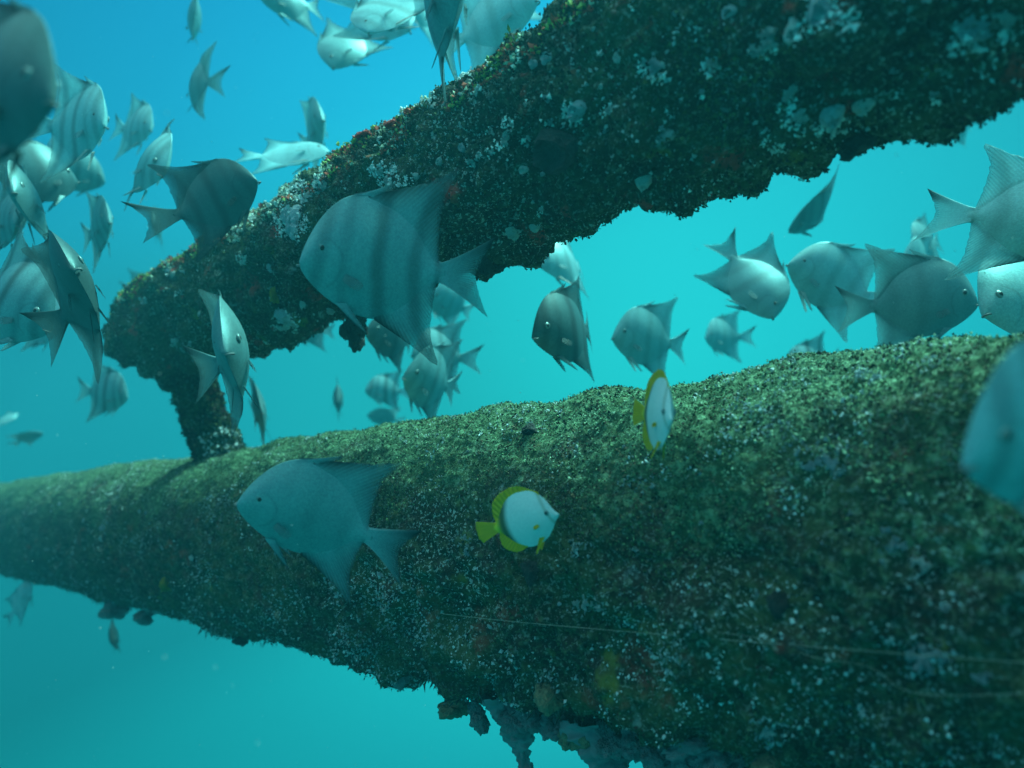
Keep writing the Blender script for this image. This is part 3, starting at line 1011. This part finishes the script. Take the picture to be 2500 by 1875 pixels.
for (fx, fy, fw, fh, where) in FRINGE:
    SP.append((fx, fy, LOW, fw, fh, MAT_SPONGE_GREY if fx % 4 else MAT_SPONGE_TAN, 'knobbly lump in the fringe under the lower pipe, %s counting from left' % where, .9))
for q, (px, py, pipe, w, h, mat, lab, th) in enumerate(SP):
    sponge(px, py, pipe, w, h, mat, lab, 100 + q * 3, thick=th)


# ------------------------------------------------------------------ fishing line
def tube(name, pts, rad, mat, sides=6):
    pts = np.asarray(pts)
    T = np.gradient(pts, axis=0)
    T /= np.linalg.norm(T, axis=1)[:, None]
    up = np.array([0.0, 0.3, 1.0])
    A = np.cross(T, up)
    A /= np.linalg.norm(A, axis=1)[:, None]
    B = np.cross(T, A)
    an = np.linspace(0, 2 * math.pi, sides, endpoint=False)
    V = (pts[:, None] + rad * (np.cos(an)[None, :, None] * A[:, None] + np.sin(an)[None, :, None] * B[:, None])).reshape(-1, 3)
    i = np.arange(len(pts) - 1)[:, None]
    j = np.arange(sides)[None, :]
    j2 = (j + 1) % sides
    F = np.stack([i * sides + j, (i + 1) * sides + j, (i + 1) * sides + j2, i * sides + j2], -1).reshape(-1, 4)
    return np_mesh(name, V, F, mat)


def line_on(pipe, px_pts, n=90, lift=0.03):
    us = np.linspace(0, 1, n)
    k = np.linspace(0, 1, len(px_pts))
    q = spline([(a_, *p_) for a_, p_ in zip(k, px_pts)], us)
    return [hit(x_, y_, pipe, lift)[0] for x_, y_ in q]


o = link('fishing_line', tube('fishing_line', line_on(LOW, [(1075, 1498), (1300, 1522), (1690, 1555), (2100, 1588), (2560, 1622)]), 0.00055, LINE))
tag(o, 'thin taut fishing line stretched across the lower pipe', 'fishing line')
o = link('fishing_line', tube('fishing_line', line_on(LOW, [(1620, 1549), (1700, 1540), (1860, 1560), (1990, 1605), (2120, 1628), (2210, 1685), (2330, 1698), (2560, 1690)]), 0.00042, LINE))
tag(o, 'slack kinked fishing line sagging below the taut one', 'fishing line')


# ------------------------------------------------------------------ fish
def bendf(V, b):
    V = np.array(V, float)
    d = np.clip(V[:, 0] + 0.38 - 0.36, 0, None)
    V[:, 1] += b * d ** 2 * 1.3
    h = np.clip(0.25 - (V[:, 0] + 0.38), 0, None)
    V[:, 1] += b * 0.6 * h ** 2
    return V


def body_mesh(name, up, lo, wid, b, mat, nst=44, nr=28):
    x1 = up[-1][0]
    t = np.linspace(0, 1, nst)
    xs_ = x1 * (0.5 - 0.5 * np.cos(t * math.pi)) * 0.5 + x1 * t ** 1.25 * 0.5
    u_, l_, w_ = spline(up, xs_), spline(lo, xs_), spline(wid, xs_)
    V, F = [], []
    for i_ in range(nst):
        zc, h = (u_[i_] + l_[i_]) / 2, max((u_[i_] - l_[i_]) / 2, 0.004)
        for q in range(nr):
            an = q / nr * 2 * math.pi
            c, s = math.cos(an), math.sin(an)
            V.append((xs_[i_] - 0.38, w_[i_] * c * abs(c) ** 1.2, zc + h * s))
    for i_ in range(nst - 1):
        for q in range(nr):
            F.append((i_ * nr + q, i_ * nr + (q + 1) % nr, (i_ + 1) * nr + (q + 1) % nr, (i_ + 1) * nr + q))
    F.append(tuple(range(nr - 1, -1, -1)))
    F.append(tuple((nst - 1) * nr + q for q in range(nr)))
    me = bpy.data.meshes.new(name)
    me.from_pydata([tuple(v) for v in bendf(V, b)], [], F)
    me.polygons.foreach_set('use_smooth', np.full(len(me.polygons), True))
    me.materials.append(mat)
    me.update()
    return me


def fin_mesh(name, base, tip, b, mat, nu=26, nv=9, thick=0.007, zpow=1.0, place=None):
    """fin between a base and an outer edge, both [(u, x, z)], in the mid plane; thin wedge with two faces"""
    us = np.linspace(0, 1, nu)
    B, T = spline(base, us), spline(tip, us)
    fr = np.random.default_rng(len(name) * 7 + int(abs(b) * 100))
    T = T + (fr.normal(0, 0.003, T.shape) * (us * (1 - us) * 4)[:, None])
    V, UV = [], []
    for side in (1, -1):
        for v in np.linspace(0, 1, nv):
            for q in range(nu):
                x_ = B[q, 0] * (1 - v) + T[q, 0] * v
                vz = v ** zpow
                z_ = B[q, 1] * (1 - vz) + T[q, 1] * vz
                y_ = side * (thick * (1 - v) ** 1.2 + 0.0012)
                V.append((x_ - 0.38, y_, z_))
                UV.append((us[q], v))
    F = []
    off = nu * nv
    for i_ in range(nv - 1):
        for q in range(nu - 1):
            a0, a1, a2, a3 = i_ * nu + q, i_ * nu + q + 1, (i_ + 1) * nu + q + 1, (i_ + 1) * nu + q
            F.append((a0, a1, a2, a3))
            F.append((off + a3, off + a2, off + a1, off + a0))
    rim = [(nv - 1) * nu + q for q in range(nu)]
    for q in range(nu - 1):
        F.append((rim[q], rim[q + 1], off + rim[q + 1], off + rim[q]))
    for col in (0, nu - 1):
        for i_ in range(nv - 1):
            a0, a1 = i_ * nu + col, (i_ + 1) * nu + col
            F.append((a0, a1, off + a1, off + a0))
    V = np.array(V)
    if place is not None:
        V = place(V)
    return np_mesh(name, bendf(V, b), F, mat, uv=UV)


UPP = [(0, -.012), (.012, .035), (.04, .11), (.09, .205), (.16, .292), (.24, .346), (.32, .365), (.42, .352), (.52, .318), (.61, .245), (.68, .140), (.73, .070), (.78, .052)]
LOO = [(0, -.030), (.012, -.058), (.05, -.105), (.13, -.172), (.22, -.225), (.32, -.262), (.42, -.275), (.52, -.258), (.61, -.195), (.68, -.112), (.73, -.062), (.78, -.050)]
WID = [(0, .012), (.03, .030), (.08, .050), (.16, .072), (.26, .086), (.36, .086), (.46, .072), (.56, .050), (.65, .028), (.73, .016), (.78, .009)]
DB = [(0, .34, .325), (.2, .44, .290), (.4, .53, .228), (.65, .62, .130), (.85, .69, .062), (1, .735, .038)]
DT = [(0, .34, .375), (.14, .52, .415), (.26, .66, .465), (.36, .80, .535), (.46, .748, .405), (.6, .735, .300), (.8, .735, .175), (1, .742, .070)]
AB = [(0, .42, -.230), (.2, .49, -.205), (.4, .55, -.162), (.65, .62, -.102), (.85, .69, -.052), (1, .735, -.034)]
AT = [(0, .42, -.280), (.14, .55, -.350), (.26, .66, -.415), (.36, .78, -.490), (.46, .735, -.360), (.6, .725, -.260), (.8, .730, -.145), (1, .740, -.062)]
TB = [(0, .745, .052), (.5, .75, 0), (1, .745, -.048)]
TT = [(0, 1.02, .215), (.2, .975, .125), (.5, .935, 0), (.8, .970, -.125), (1, 1.01, -.210)]
SB = [(0, .25, .345), (.5, .33, .360), (1, .42, .338)]
ST = [(0, .27, .362), (.3, .40, .405), (.45, .50, .455), (.6, .43, .385), (1, .425, .350)]


def limb(side, x0, y0, z0, yaw, pitch, roll=0.0):
    M = Matrix.Rotation(side * yaw, 3, 'Z') @ Matrix.Rotation(pitch, 3, 'Y') @ Matrix.Rotation(side * roll, 3, 'X')
    A = np.array(M)

    def f(V):
        W = V.copy()
        W[:, 0] += 0.38
        W = W @ A.T
        W[:, 0] += x0 - 0.38
        W[:, 1] += side * y0
        W[:, 2] += z0
        return W
    return f


PECB = [(0, 0, .018), (1, 0, -.018)]
PECT = [(0, .075, .030), (.25, .105, .022), (.5, .110, 0), (.75, .095, -.022), (1, .06, -.028)]
PELB = [(0, 0, -.004), (1, .06, 0)]
PELT = [(0, .15, -.135), (.25, .18, -.150), (.5, .14, -.09), (.8, .10, -.045), (1, .07, -.012)]


def eye_mesh(name, mat, rad, squash):
    import bmesh
    bm = bmesh.new()
    bmesh.ops.create_uvsphere(bm, u_segments=16, v_segments=10, radius=rad)
    for v in bm.verts:
        v.co.y *= squash
    me = bpy.data.meshes.new(name)
    bm.to_mesh(me)
    bm.free()
    me.polygons.foreach_set('use_smooth', np.full(len(me.polygons), True))
    me.materials.append(mat)
    return me


EYE_R = eye_mesh('eye', EYE_RING, 0.029, 0.40)
EYE_P = eye_mesh('pupil', EYE_DARK, 0.0175, 0.55)
LIPS = None


def lips_mesh():
    n = 12
    pts = []
    for q in range(n):
        an = -2.0 + 4.0 * q / (n - 1)
        pts.append((0.016 - 0.026 * math.cos(an) - 0.38, 0.020 * math.sin(an), -0.036))
    return tube('mouth', pts, 0.0065, MOUTH, 6)


SETS = {}
for key, b in (('s', 0.12), ('l', 0.55), ('r', -0.45), ('L', 0.95), ('R', -0.9)):
    SETS[key] = dict(
        body=body_mesh('spadefish_' + key, UPP, LOO, WID, b, SKIN),
        dorsal_fin=fin_mesh('dorsal_fin_' + key, DB, DT, b, FIN, 32, 11, 0.013),
        anal_fin=fin_mesh('anal_fin_' + key, AB, AT, b, FIN, 32, 11, 0.012),
        tail_fin=fin_mesh('tail_fin_' + key, TB, TT, b, FIN, 24, 9, 0.009, 1.25),
        spiny_fin=fin_mesh('spiny_fin_' + key, SB, ST, b, FIN, 16, 6, 0.005),
        pectoral=[fin_mesh('pectoral_fin', PECB, PECT, 0, FIN_PEC, 10, 6, 0.003, 1.0, limb(s, .235, .078, -.075, .22, .45, 0.2)) for s in (1, -1)],
        pale_pelvic=[fin_mesh('pale_pelvic_fin', PELB, PELT, 0, FIN_SUNLIT, 12, 7, 0.003, 1.0, limb(s, .20, .022, -.205, .06, 0.0, 0.25)) for s in (1, -1)],
        pelvic=[fin_mesh('pelvic_fin', PELB, PELT, 0, FIN, 12, 7, 0.003, 1.0, limb(s, .20, .022, -.205, .06, 0.0, 0.25)) for s in (1, -1)],
    )
LIPS = lips_mesh()


def fish_matrix(snout, ped, S, sign, roll, L, std, ctr=None, theta=None, phi=None):
    if ctr is None:
        dx, dy = snout[0] - ped[0], -(snout[1] - ped[1])
        p = math.hypot(dx, dy)
        th = math.atan2(dy, dx)
        cph = min(1.0, p / (std * S))
        ph = sign * math.acos(cph)
        cx, cy = (snout[0] + ped[0]) / 2, (snout[1] + ped[1]) / 2
    else:
        th, ph = math.radians(theta), math.radians(phi)
        cx, cy = ctr
    h = np.array([math.cos(th) * math.cos(ph), math.sin(th) * math.cos(ph), math.sin(ph)])
    nrm = np.array([-math.sin(th), math.cos(th), 0.0])
    if math.cos(th) < 0:
        nrm = -nrm
    rr = math.radians(roll)
    ax = Vector(h)
    s = Vector(nrm)
    side = ax.cross(s)
    if side.z < 0:
        side = -side
    s = (s * math.cos(rr) + side * math.sin(rr)).normalized()
    ex = -ax
    ey = s.cross(ex)
    Mc = np.stack([np.array(ex), np.array(ey), np.array(s)], 1)
    depth = FPX * L / S
    Mw = C2W @ Mc
    pos = wpos(cx, cy, depth)
    # keep the apparent size where the ray is oblique
    sc_ = np.array([L, L * random.uniform(0.9, 1.15), L * random.uniform(0.87, 1.08)])
    M = Matrix([[*(Mw[0] * sc_), pos[0]], [*(Mw[1] * sc_), pos[1]], [*(Mw[2] * sc_), pos[2]], [0, 0, 0, 1]])
    return M, depth


GROUP = 'spadefish schooling round the pipes'


def spadefish(label, S, sn=None, pd=None, sign=1, roll=0, bars=0.6, tone=0.8, bend='s', L=0.36, ctr=None, th=14, ph=70):
    M, depth = fish_matrix(sn, pd, S, sign, roll, L, 0.75, ctr, th, ph)
    st = SETS[bend]
    o = link('spadefish', st['body'])
    o.matrix_world = M
    tag(o, label, 'fish', GROUP)
    kids = [link(k_, st[k_], o) for k_ in ('dorsal_fin', 'anal_fin', 'tail_fin')]
    if S > 95:
        kids.append(link('spiny_fin', st['spiny_fin'], o))
        for q in (0, 1):
            kids.append(link('pectoral_fin', st['pectoral'][q], o))
            kids.append(link('pelvic_fin', st['pale_pelvic' if tone > 0.84 else 'pelvic'][q], o))
        for s in (1, -1):
            e = link('eye', EYE_R, o)
            e.location = (0.118 - 0.38, s * 0.0535, 0.062)
            pp = link('pupil', EYE_P, e)
            pp.location = (-0.001, s * 0.0045, 0)
            kids += [e]
    if S > 180:
        kids.append(link('mouth', LIPS, o))
    for k_ in [o] + kids:
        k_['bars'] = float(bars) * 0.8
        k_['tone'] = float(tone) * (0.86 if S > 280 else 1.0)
    return o


# -- the big ones in front of the frame
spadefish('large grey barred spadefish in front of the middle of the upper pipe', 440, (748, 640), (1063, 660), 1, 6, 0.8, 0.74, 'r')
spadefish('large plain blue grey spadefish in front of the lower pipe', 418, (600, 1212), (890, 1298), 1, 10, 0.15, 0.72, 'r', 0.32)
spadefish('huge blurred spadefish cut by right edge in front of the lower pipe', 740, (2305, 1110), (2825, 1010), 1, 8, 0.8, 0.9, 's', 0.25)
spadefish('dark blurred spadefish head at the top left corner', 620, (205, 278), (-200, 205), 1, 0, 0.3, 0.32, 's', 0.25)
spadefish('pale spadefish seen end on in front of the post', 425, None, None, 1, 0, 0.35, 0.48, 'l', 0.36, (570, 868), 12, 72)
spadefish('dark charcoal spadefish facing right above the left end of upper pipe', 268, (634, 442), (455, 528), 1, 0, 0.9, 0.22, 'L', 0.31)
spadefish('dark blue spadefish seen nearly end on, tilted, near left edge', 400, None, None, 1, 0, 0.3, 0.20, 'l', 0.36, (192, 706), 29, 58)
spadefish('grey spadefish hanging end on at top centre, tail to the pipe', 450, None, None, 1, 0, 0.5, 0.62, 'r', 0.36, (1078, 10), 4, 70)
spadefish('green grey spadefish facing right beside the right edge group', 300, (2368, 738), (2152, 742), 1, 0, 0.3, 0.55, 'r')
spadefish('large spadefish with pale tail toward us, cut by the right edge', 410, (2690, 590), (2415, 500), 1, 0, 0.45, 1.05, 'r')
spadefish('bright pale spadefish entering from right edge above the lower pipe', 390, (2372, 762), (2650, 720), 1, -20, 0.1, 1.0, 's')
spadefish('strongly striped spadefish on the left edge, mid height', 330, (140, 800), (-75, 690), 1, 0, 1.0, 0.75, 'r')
# -- between the pipes
spadefish('dark barred spadefish in open water between the pipes at centre', 288, (1302, 822), (1462, 798), 1, 0, 0.9, 0.30, 'l')
spadefish('pale grey spadefish directly right of the dark barred one', 222, (1492, 822), (1646, 838), 1, 0, 0.35, 0.85, 's')
spadefish('small silvery spadefish facing left, right of the pale grey one', 150, (1712, 826), (1805, 822), 1, 0, 0.25, 0.95, 'r')
spadefish('bright spadefish half hidden under the middle of upper pipe', 208, (1315, 650), (1430, 632), 1, -12, 0.4, 1.0, 'l')
spadefish('hazy spadefish diving head down right of centre', 250, (1880, 778), (1800, 625), 1, 0, 0.4, 0.72, 's')
spadefish('spadefish with its back to us, upper of the right hand pair', 205, (1924, 565), (2050, 482), 1, 58, 0.6, 0.5, 'l')
spadefish('pale spadefish, lower of the right hand pair, white belly fin', 262, (1924, 640), (2105, 728), 1, 0, 0.35, 0.85, 'r')
spadefish('small hazy spadefish between the right pair and the pale tail', 150, (2212, 600), (2305, 585), 1, -10, 0.5, 0.8, 's')
spadefish('barred spadefish half hidden behind the top of lower pipe', 165, (1908, 902), (2028, 884), 1, 0, 1.0, 0.8, 's')
spadefish('pale scrap of a spadefish under the upper pipe, far right', 115, (2310, 330), (2380, 300), 1, 30, 0.2, 1.0, 's')
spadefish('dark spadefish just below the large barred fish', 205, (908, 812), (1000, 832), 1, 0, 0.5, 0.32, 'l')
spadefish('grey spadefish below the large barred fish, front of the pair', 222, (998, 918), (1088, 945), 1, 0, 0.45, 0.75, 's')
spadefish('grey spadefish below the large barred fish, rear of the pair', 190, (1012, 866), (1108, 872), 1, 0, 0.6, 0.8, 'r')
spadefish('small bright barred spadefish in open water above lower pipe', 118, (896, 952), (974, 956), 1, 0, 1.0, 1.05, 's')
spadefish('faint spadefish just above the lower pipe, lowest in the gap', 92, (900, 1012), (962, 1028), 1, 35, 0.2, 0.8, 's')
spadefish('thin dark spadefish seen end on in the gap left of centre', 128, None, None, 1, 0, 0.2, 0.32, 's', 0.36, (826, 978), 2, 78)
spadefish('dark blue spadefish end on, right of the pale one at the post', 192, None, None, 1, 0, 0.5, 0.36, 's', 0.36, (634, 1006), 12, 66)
spadefish('faint spadefish behind the underside of upper pipe, left of centre', 120, (716, 808), (786, 806), 1, 0, 0.3, 0.7, 's')
spadefish('pale spadefish tail showing under the large barred fish tail', 160, (1050, 726), (1130, 750), 1, 10, 0.3, 0.95, 's')
# -- upper left
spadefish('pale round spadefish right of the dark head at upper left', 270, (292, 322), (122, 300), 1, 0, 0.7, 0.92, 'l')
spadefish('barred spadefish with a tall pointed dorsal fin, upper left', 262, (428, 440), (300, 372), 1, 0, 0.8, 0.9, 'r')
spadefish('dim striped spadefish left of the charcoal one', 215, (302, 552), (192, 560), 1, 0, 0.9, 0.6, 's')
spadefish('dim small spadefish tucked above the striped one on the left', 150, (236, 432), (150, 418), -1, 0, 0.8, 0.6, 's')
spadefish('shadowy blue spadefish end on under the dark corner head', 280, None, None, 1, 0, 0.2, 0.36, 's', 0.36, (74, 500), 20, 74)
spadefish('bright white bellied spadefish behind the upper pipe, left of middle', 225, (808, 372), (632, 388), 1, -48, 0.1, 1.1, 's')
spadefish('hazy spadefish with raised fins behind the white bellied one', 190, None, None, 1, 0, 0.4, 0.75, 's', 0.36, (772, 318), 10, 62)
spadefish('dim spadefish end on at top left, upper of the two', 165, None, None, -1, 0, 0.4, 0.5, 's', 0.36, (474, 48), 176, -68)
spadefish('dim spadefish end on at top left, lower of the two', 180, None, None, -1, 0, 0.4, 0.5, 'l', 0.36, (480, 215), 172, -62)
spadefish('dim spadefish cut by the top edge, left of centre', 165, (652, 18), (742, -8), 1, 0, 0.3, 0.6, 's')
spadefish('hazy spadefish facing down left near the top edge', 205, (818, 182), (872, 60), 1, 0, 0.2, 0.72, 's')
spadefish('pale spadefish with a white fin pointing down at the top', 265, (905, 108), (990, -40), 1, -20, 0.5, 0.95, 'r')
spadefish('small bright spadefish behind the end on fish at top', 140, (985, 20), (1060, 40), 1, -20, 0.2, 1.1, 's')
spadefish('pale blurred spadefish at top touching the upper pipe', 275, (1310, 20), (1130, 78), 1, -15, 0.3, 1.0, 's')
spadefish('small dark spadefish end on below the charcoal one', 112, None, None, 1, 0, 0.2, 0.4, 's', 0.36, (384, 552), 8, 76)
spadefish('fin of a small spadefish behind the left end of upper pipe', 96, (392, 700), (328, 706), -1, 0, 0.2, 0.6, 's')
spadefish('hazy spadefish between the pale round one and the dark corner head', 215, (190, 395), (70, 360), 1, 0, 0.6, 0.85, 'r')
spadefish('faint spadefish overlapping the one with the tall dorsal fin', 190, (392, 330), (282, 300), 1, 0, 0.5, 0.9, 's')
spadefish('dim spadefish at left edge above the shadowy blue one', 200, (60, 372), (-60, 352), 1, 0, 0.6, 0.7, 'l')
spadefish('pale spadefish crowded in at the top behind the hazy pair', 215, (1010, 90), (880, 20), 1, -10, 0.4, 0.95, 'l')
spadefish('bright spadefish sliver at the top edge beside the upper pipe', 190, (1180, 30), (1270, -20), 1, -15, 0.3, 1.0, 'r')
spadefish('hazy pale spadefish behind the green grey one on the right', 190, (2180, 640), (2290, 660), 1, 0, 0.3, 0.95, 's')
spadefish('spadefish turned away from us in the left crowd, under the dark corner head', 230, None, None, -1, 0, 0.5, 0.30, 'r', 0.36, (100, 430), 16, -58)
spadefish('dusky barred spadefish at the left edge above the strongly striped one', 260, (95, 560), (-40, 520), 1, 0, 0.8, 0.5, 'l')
# -- lower left
spadefish('hazy spadefish with an eye spot behind the striped left edge fish', 190, (168, 812), (62, 770), 1, 0, 0.3, 0.75, 's')
spadefish('hazy barred spadefish in open water left of the post', 152, (322, 968), (214, 956), 1, 0, 1.0, 0.72, 's')
spadefish('tiny dim spadefish above the far left pipe, darker of two', 80, (104, 1056), (46, 1076), 1, 66, 0.3, 0.5, 's')
spadefish('tiny pale spadefish above the far left pipe at left edge', 78, (42, 1022), (-14, 1030), 1, -60, 0.1, 1.1, 's')
spadefish('yellowish pale small spadefish under the far left pipe', 112, (80, 1426), (34, 1496), 1, -30, 0.2, 1.1, 's', 0.31)
spadefish('small dark spadefish end on under the two lower left lumps', 118, None, None, 1, 0, 0.2, 0.10, 's', 0.36, (280, 1556), 12, 68)


# -- butterflyfish
def butterfly_skin():
    m, t, p, out = new_mat('butterflyfish_skin')
    co = N(t, 'ShaderNodeTexCoord').outputs['Object']
    s = N(t, 'ShaderNodeSeparateXYZ')
    t.links.new(co, s.inputs[0])
    x = math_(t, 'ADD', s.outputs['X'], 0.38)
    z = s.outputs['Z']
    f, _ = noise_fac(t, co, 40, 3, 0.6, 0.3, 0.7)
    c = mixc(t, f, (0.70, 0.74, 0.78), (0.80, 0.83, 0.86))

    def band(expr, c0, half, soft):
        d = math_(t, 'ABSOLUTE', math_(t, 'SUBTRACT', expr, c0))
        q = N(t, 'ShaderNodeMapRange')
        q.interpolation_type = 'SMOOTHSTEP'
        q.inputs['From Min'].default_value = half + soft
        q.inputs['From Max'].default_value = half
        t.links.new(d, q.inputs['Value'])
        return q.outputs['Result']
    # rear: dark band, then yellow
    xr = math_(t, 'ADD', x, math_(t, 'MULTIPLY', math_(t, 'MULTIPLY', z, z), 0.9))
    c = mixc(t, band(xr, 0.90, 0.20, 0.03), c, (1.0, 0.66, 0.004))
    c = mixc(t, band(xr, 0.68, 0.004, 0.10), c, (0.09, 0.10, 0.04))
    xe = math_(t, 'SUBTRACT', x, math_(t, 'MULTIPLY', z, 0.30))
    c = mixc(t, band(xe, 0.10, 0.002, 0.03), c, (0.52, 0.54, 0.52))
    t.links.new(c, p.inputs['Base Color'])
    p.inputs['Roughness'].default_value = 0.45
    return m


BSKIN = butterfly_skin()
BFIN = fin_skin('butterflyfish_fin', (1.0, 0.66, 0.004), (1.0, 0.66, 0.004), 40, 0.08, False)
BU = [(0, .0), (.02, .02), (.05, .06), (.10, .16), (.17, .255), (.27, .315), (.40, .335), (.52, .315), (.62, .25), (.70, .14), (.76, .068), (.80, .055)]
BL = [(0, -.02), (.02, -.035), (.06, -.07), (.12, -.14), (.20, -.215), (.30, -.265), (.42, -.285), (.54, -.265), (.64, -.19), (.71, -.105), (.76, -.06), (.80, -.05)]
BW = [(0, .008), (.04, .02), (.10, .045), (.20, .07), (.32, .08), (.44, .07), (.56, .048), (.66, .028), (.76, .014), (.80, .009)]
BDB = [(0, .16, .225), (.3, .38, .315), (.55, .55, .275), (.8, .67, .16), (1, .745, .05)]
BDT = [(0, .16, .265), (.3, .38, .375), (.55, .58, .36), (.75, .72, .285), (.9, .765, .175), (1, .765, .085)]
BAB = [(0, .46, -.26), (.4, .58, -.215), (.7, .67, -.13), (1, .745, -.04)]
BAT = [(0, .47, -.275), (.35, .63, -.305), (.6, .75, -.235), (.85, .775, -.14), (1, .76, -.07)]
BTB = [(0, .77, .055), (.5, .775, 0), (1, .77, -.05)]
BTT = [(0, .98, .125), (.3, 1.0, .06), (.5, 1.0, 0), (.7, 1.0, -.06), (1, .97, -.12)]
BSET = dict(body=body_mesh('butterflyfish', BU, BL, BW, 0.15, BSKIN),
            dorsal_fin=fin_mesh('bf_dorsal', BDB, BDT, 0.15, BFIN), anal_fin=fin_mesh('bf_anal', BAB, BAT, 0.15, BFIN),
            tail_fin=fin_mesh('bf_tail', BTB, BTT, 0.15, BFIN),
            pelvic=[fin_mesh('bf_pelvic', PELB, [(0, .12, -.15), (.25, .14, -.16), (.5, .12, -.11), (.8, .09, -.05), (1, .07, -.012)], 0, BFIN, 12, 7, 0.004, 1.0,
                             limb(s, .24, .02, -.20, .06, 0, .2)) for s in (1, -1)],
            pectoral=[fin_mesh('bf_pectoral', [(0, 0, .016), (1, 0, -.016)], [(0, .05, .02), (.5, .07, 0), (1, .045, -.02)], 0, BFIN, 10, 6, 0.003, 1.0, limb(s, .24, .070, -.06, .3, .3, .2)) for s in (1, -1)])


def butterfly(label, S, sn, pd, sign, roll, L=0.158):
    M, depth = fish_matrix(sn, pd, S, sign, roll, L, 0.78)
    o = link('butterflyfish', BSET['body'])
    o.matrix_world = M
    tag(o, label, 'fish', 'butterflyfish over the lower pipe')
    for k_ in ('dorsal_fin', 'anal_fin', 'tail_fin'):
        link(k_, BSET[k_], o)
    for q in (0, 1):
        link('pelvic_fin', BSET['pelvic'][q], o)
        link('pectoral_fin', BSET['pectoral'][q], o)
    for s in (1, -1):
        e = link('eye', EYE_R, o)
        e.location = (0.115 - 0.38, s * 0.050, 0.045)
        pp = link('pupil', EYE_P, e)
        pp.location = (-0.001, s * 0.0045, 0)
    return o


butterfly('white and yellow butterflyfish broadside, facing right over lower pipe', 222, (1364, 1246), (1216, 1294), 1, 0)
butterfly('white and yellow butterflyfish turned nearly end on, higher on lower pipe', 285, (1618, 1016), (1602, 1015), 1, 0, 0.182)

# ------------------------------------------------------------------ drifting specks in the water
pr_ = np.random.default_rng(77)
PV, PF = [], []
oct_ = np.array([(1, 0, 0), (-1, 0, 0), (0, 1, 0), (0, -1, 0), (0, 0, 1), (0, 0, -1)], float)
octf = [(0, 2, 4), (2, 1, 4), (1, 3, 4), (3, 0, 4), (2, 0, 5), (1, 2, 5), (3, 1, 5), (0, 3, 5)]
for k_ in range(1300):
    dp = pr_.uniform(0.7, 6.0)
    c_ = wpos(pr_.uniform(-200, 2700), pr_.uniform(-200, 2100), dp)
    rr = math.hypot(c_[1] - LOW['cy'], c_[2] - LOW['cz'])
    if not -3.0 < c_[2] < 2.3 or rr < 0.47 or math.hypot(c_[1] - UP['cy'], c_[2] - UP['cz']) < 0.3:
        continue
    b0 = len(PV)
    PV += [tuple(c_ + v_ * pr_.uniform(0.0004, 0.0016)) for v_ in oct_]
    PF += [tuple(b0 + i_ for i_ in f_) for f_ in octf]
pm = bpy.data.meshes.new('suspended_particles')
pm.from_pydata(PV, [], PF)
pm.materials.append(plain('drifting_specks', (0.6, 0.66, 0.66), 0.8))
po = link('suspended_particles', pm)
tag(po, 'fine pale specks drifting in the sea water', 'particles', kind='stuff')

# ------------------------------------------------------------------ sea water: one even volume round everything
HX0, HX1, HY0, HY1, HZ0, HZ1 = -14.0, 4.5, -4.0, 12.0, -4.0, 2.6
hv = [(x_, y_, z_) for x_ in (HX0, HX1) for y_ in (HY0, HY1) for z_ in (HZ0, HZ1)]
hf = [(0, 1, 3, 2), (4, 6, 7, 5), (0, 4, 5, 1), (2, 3, 7, 6), (0, 2, 6, 4), (1, 5, 7, 3)]
me = bpy.data.meshes.new('haze')
me.from_pydata(hv, [], hf)
me.update()
hm = bpy.data.materials.new('sea_water')
hm.use_nodes = True
ht = hm.node_tree
ht.nodes.clear()
ho = N(ht, 'ShaderNodeOutputMaterial')
hp = N(ht, 'ShaderNodeVolumePrincipled')
hp.inputs['Color'].default_value = (0.035, 0.22, 0.28, 1)
hp.inputs['Density'].default_value = 0.105
hp.inputs['Anisotropy'].default_value = 0.2
ht.links.new(hp.outputs['Volume'], ho.inputs['Volume'])
me.materials.append(hm)
haze = link('haze', me)
tag(haze, 'blue green sea water fading distant fish and pipes', 'water', kind='stuff')
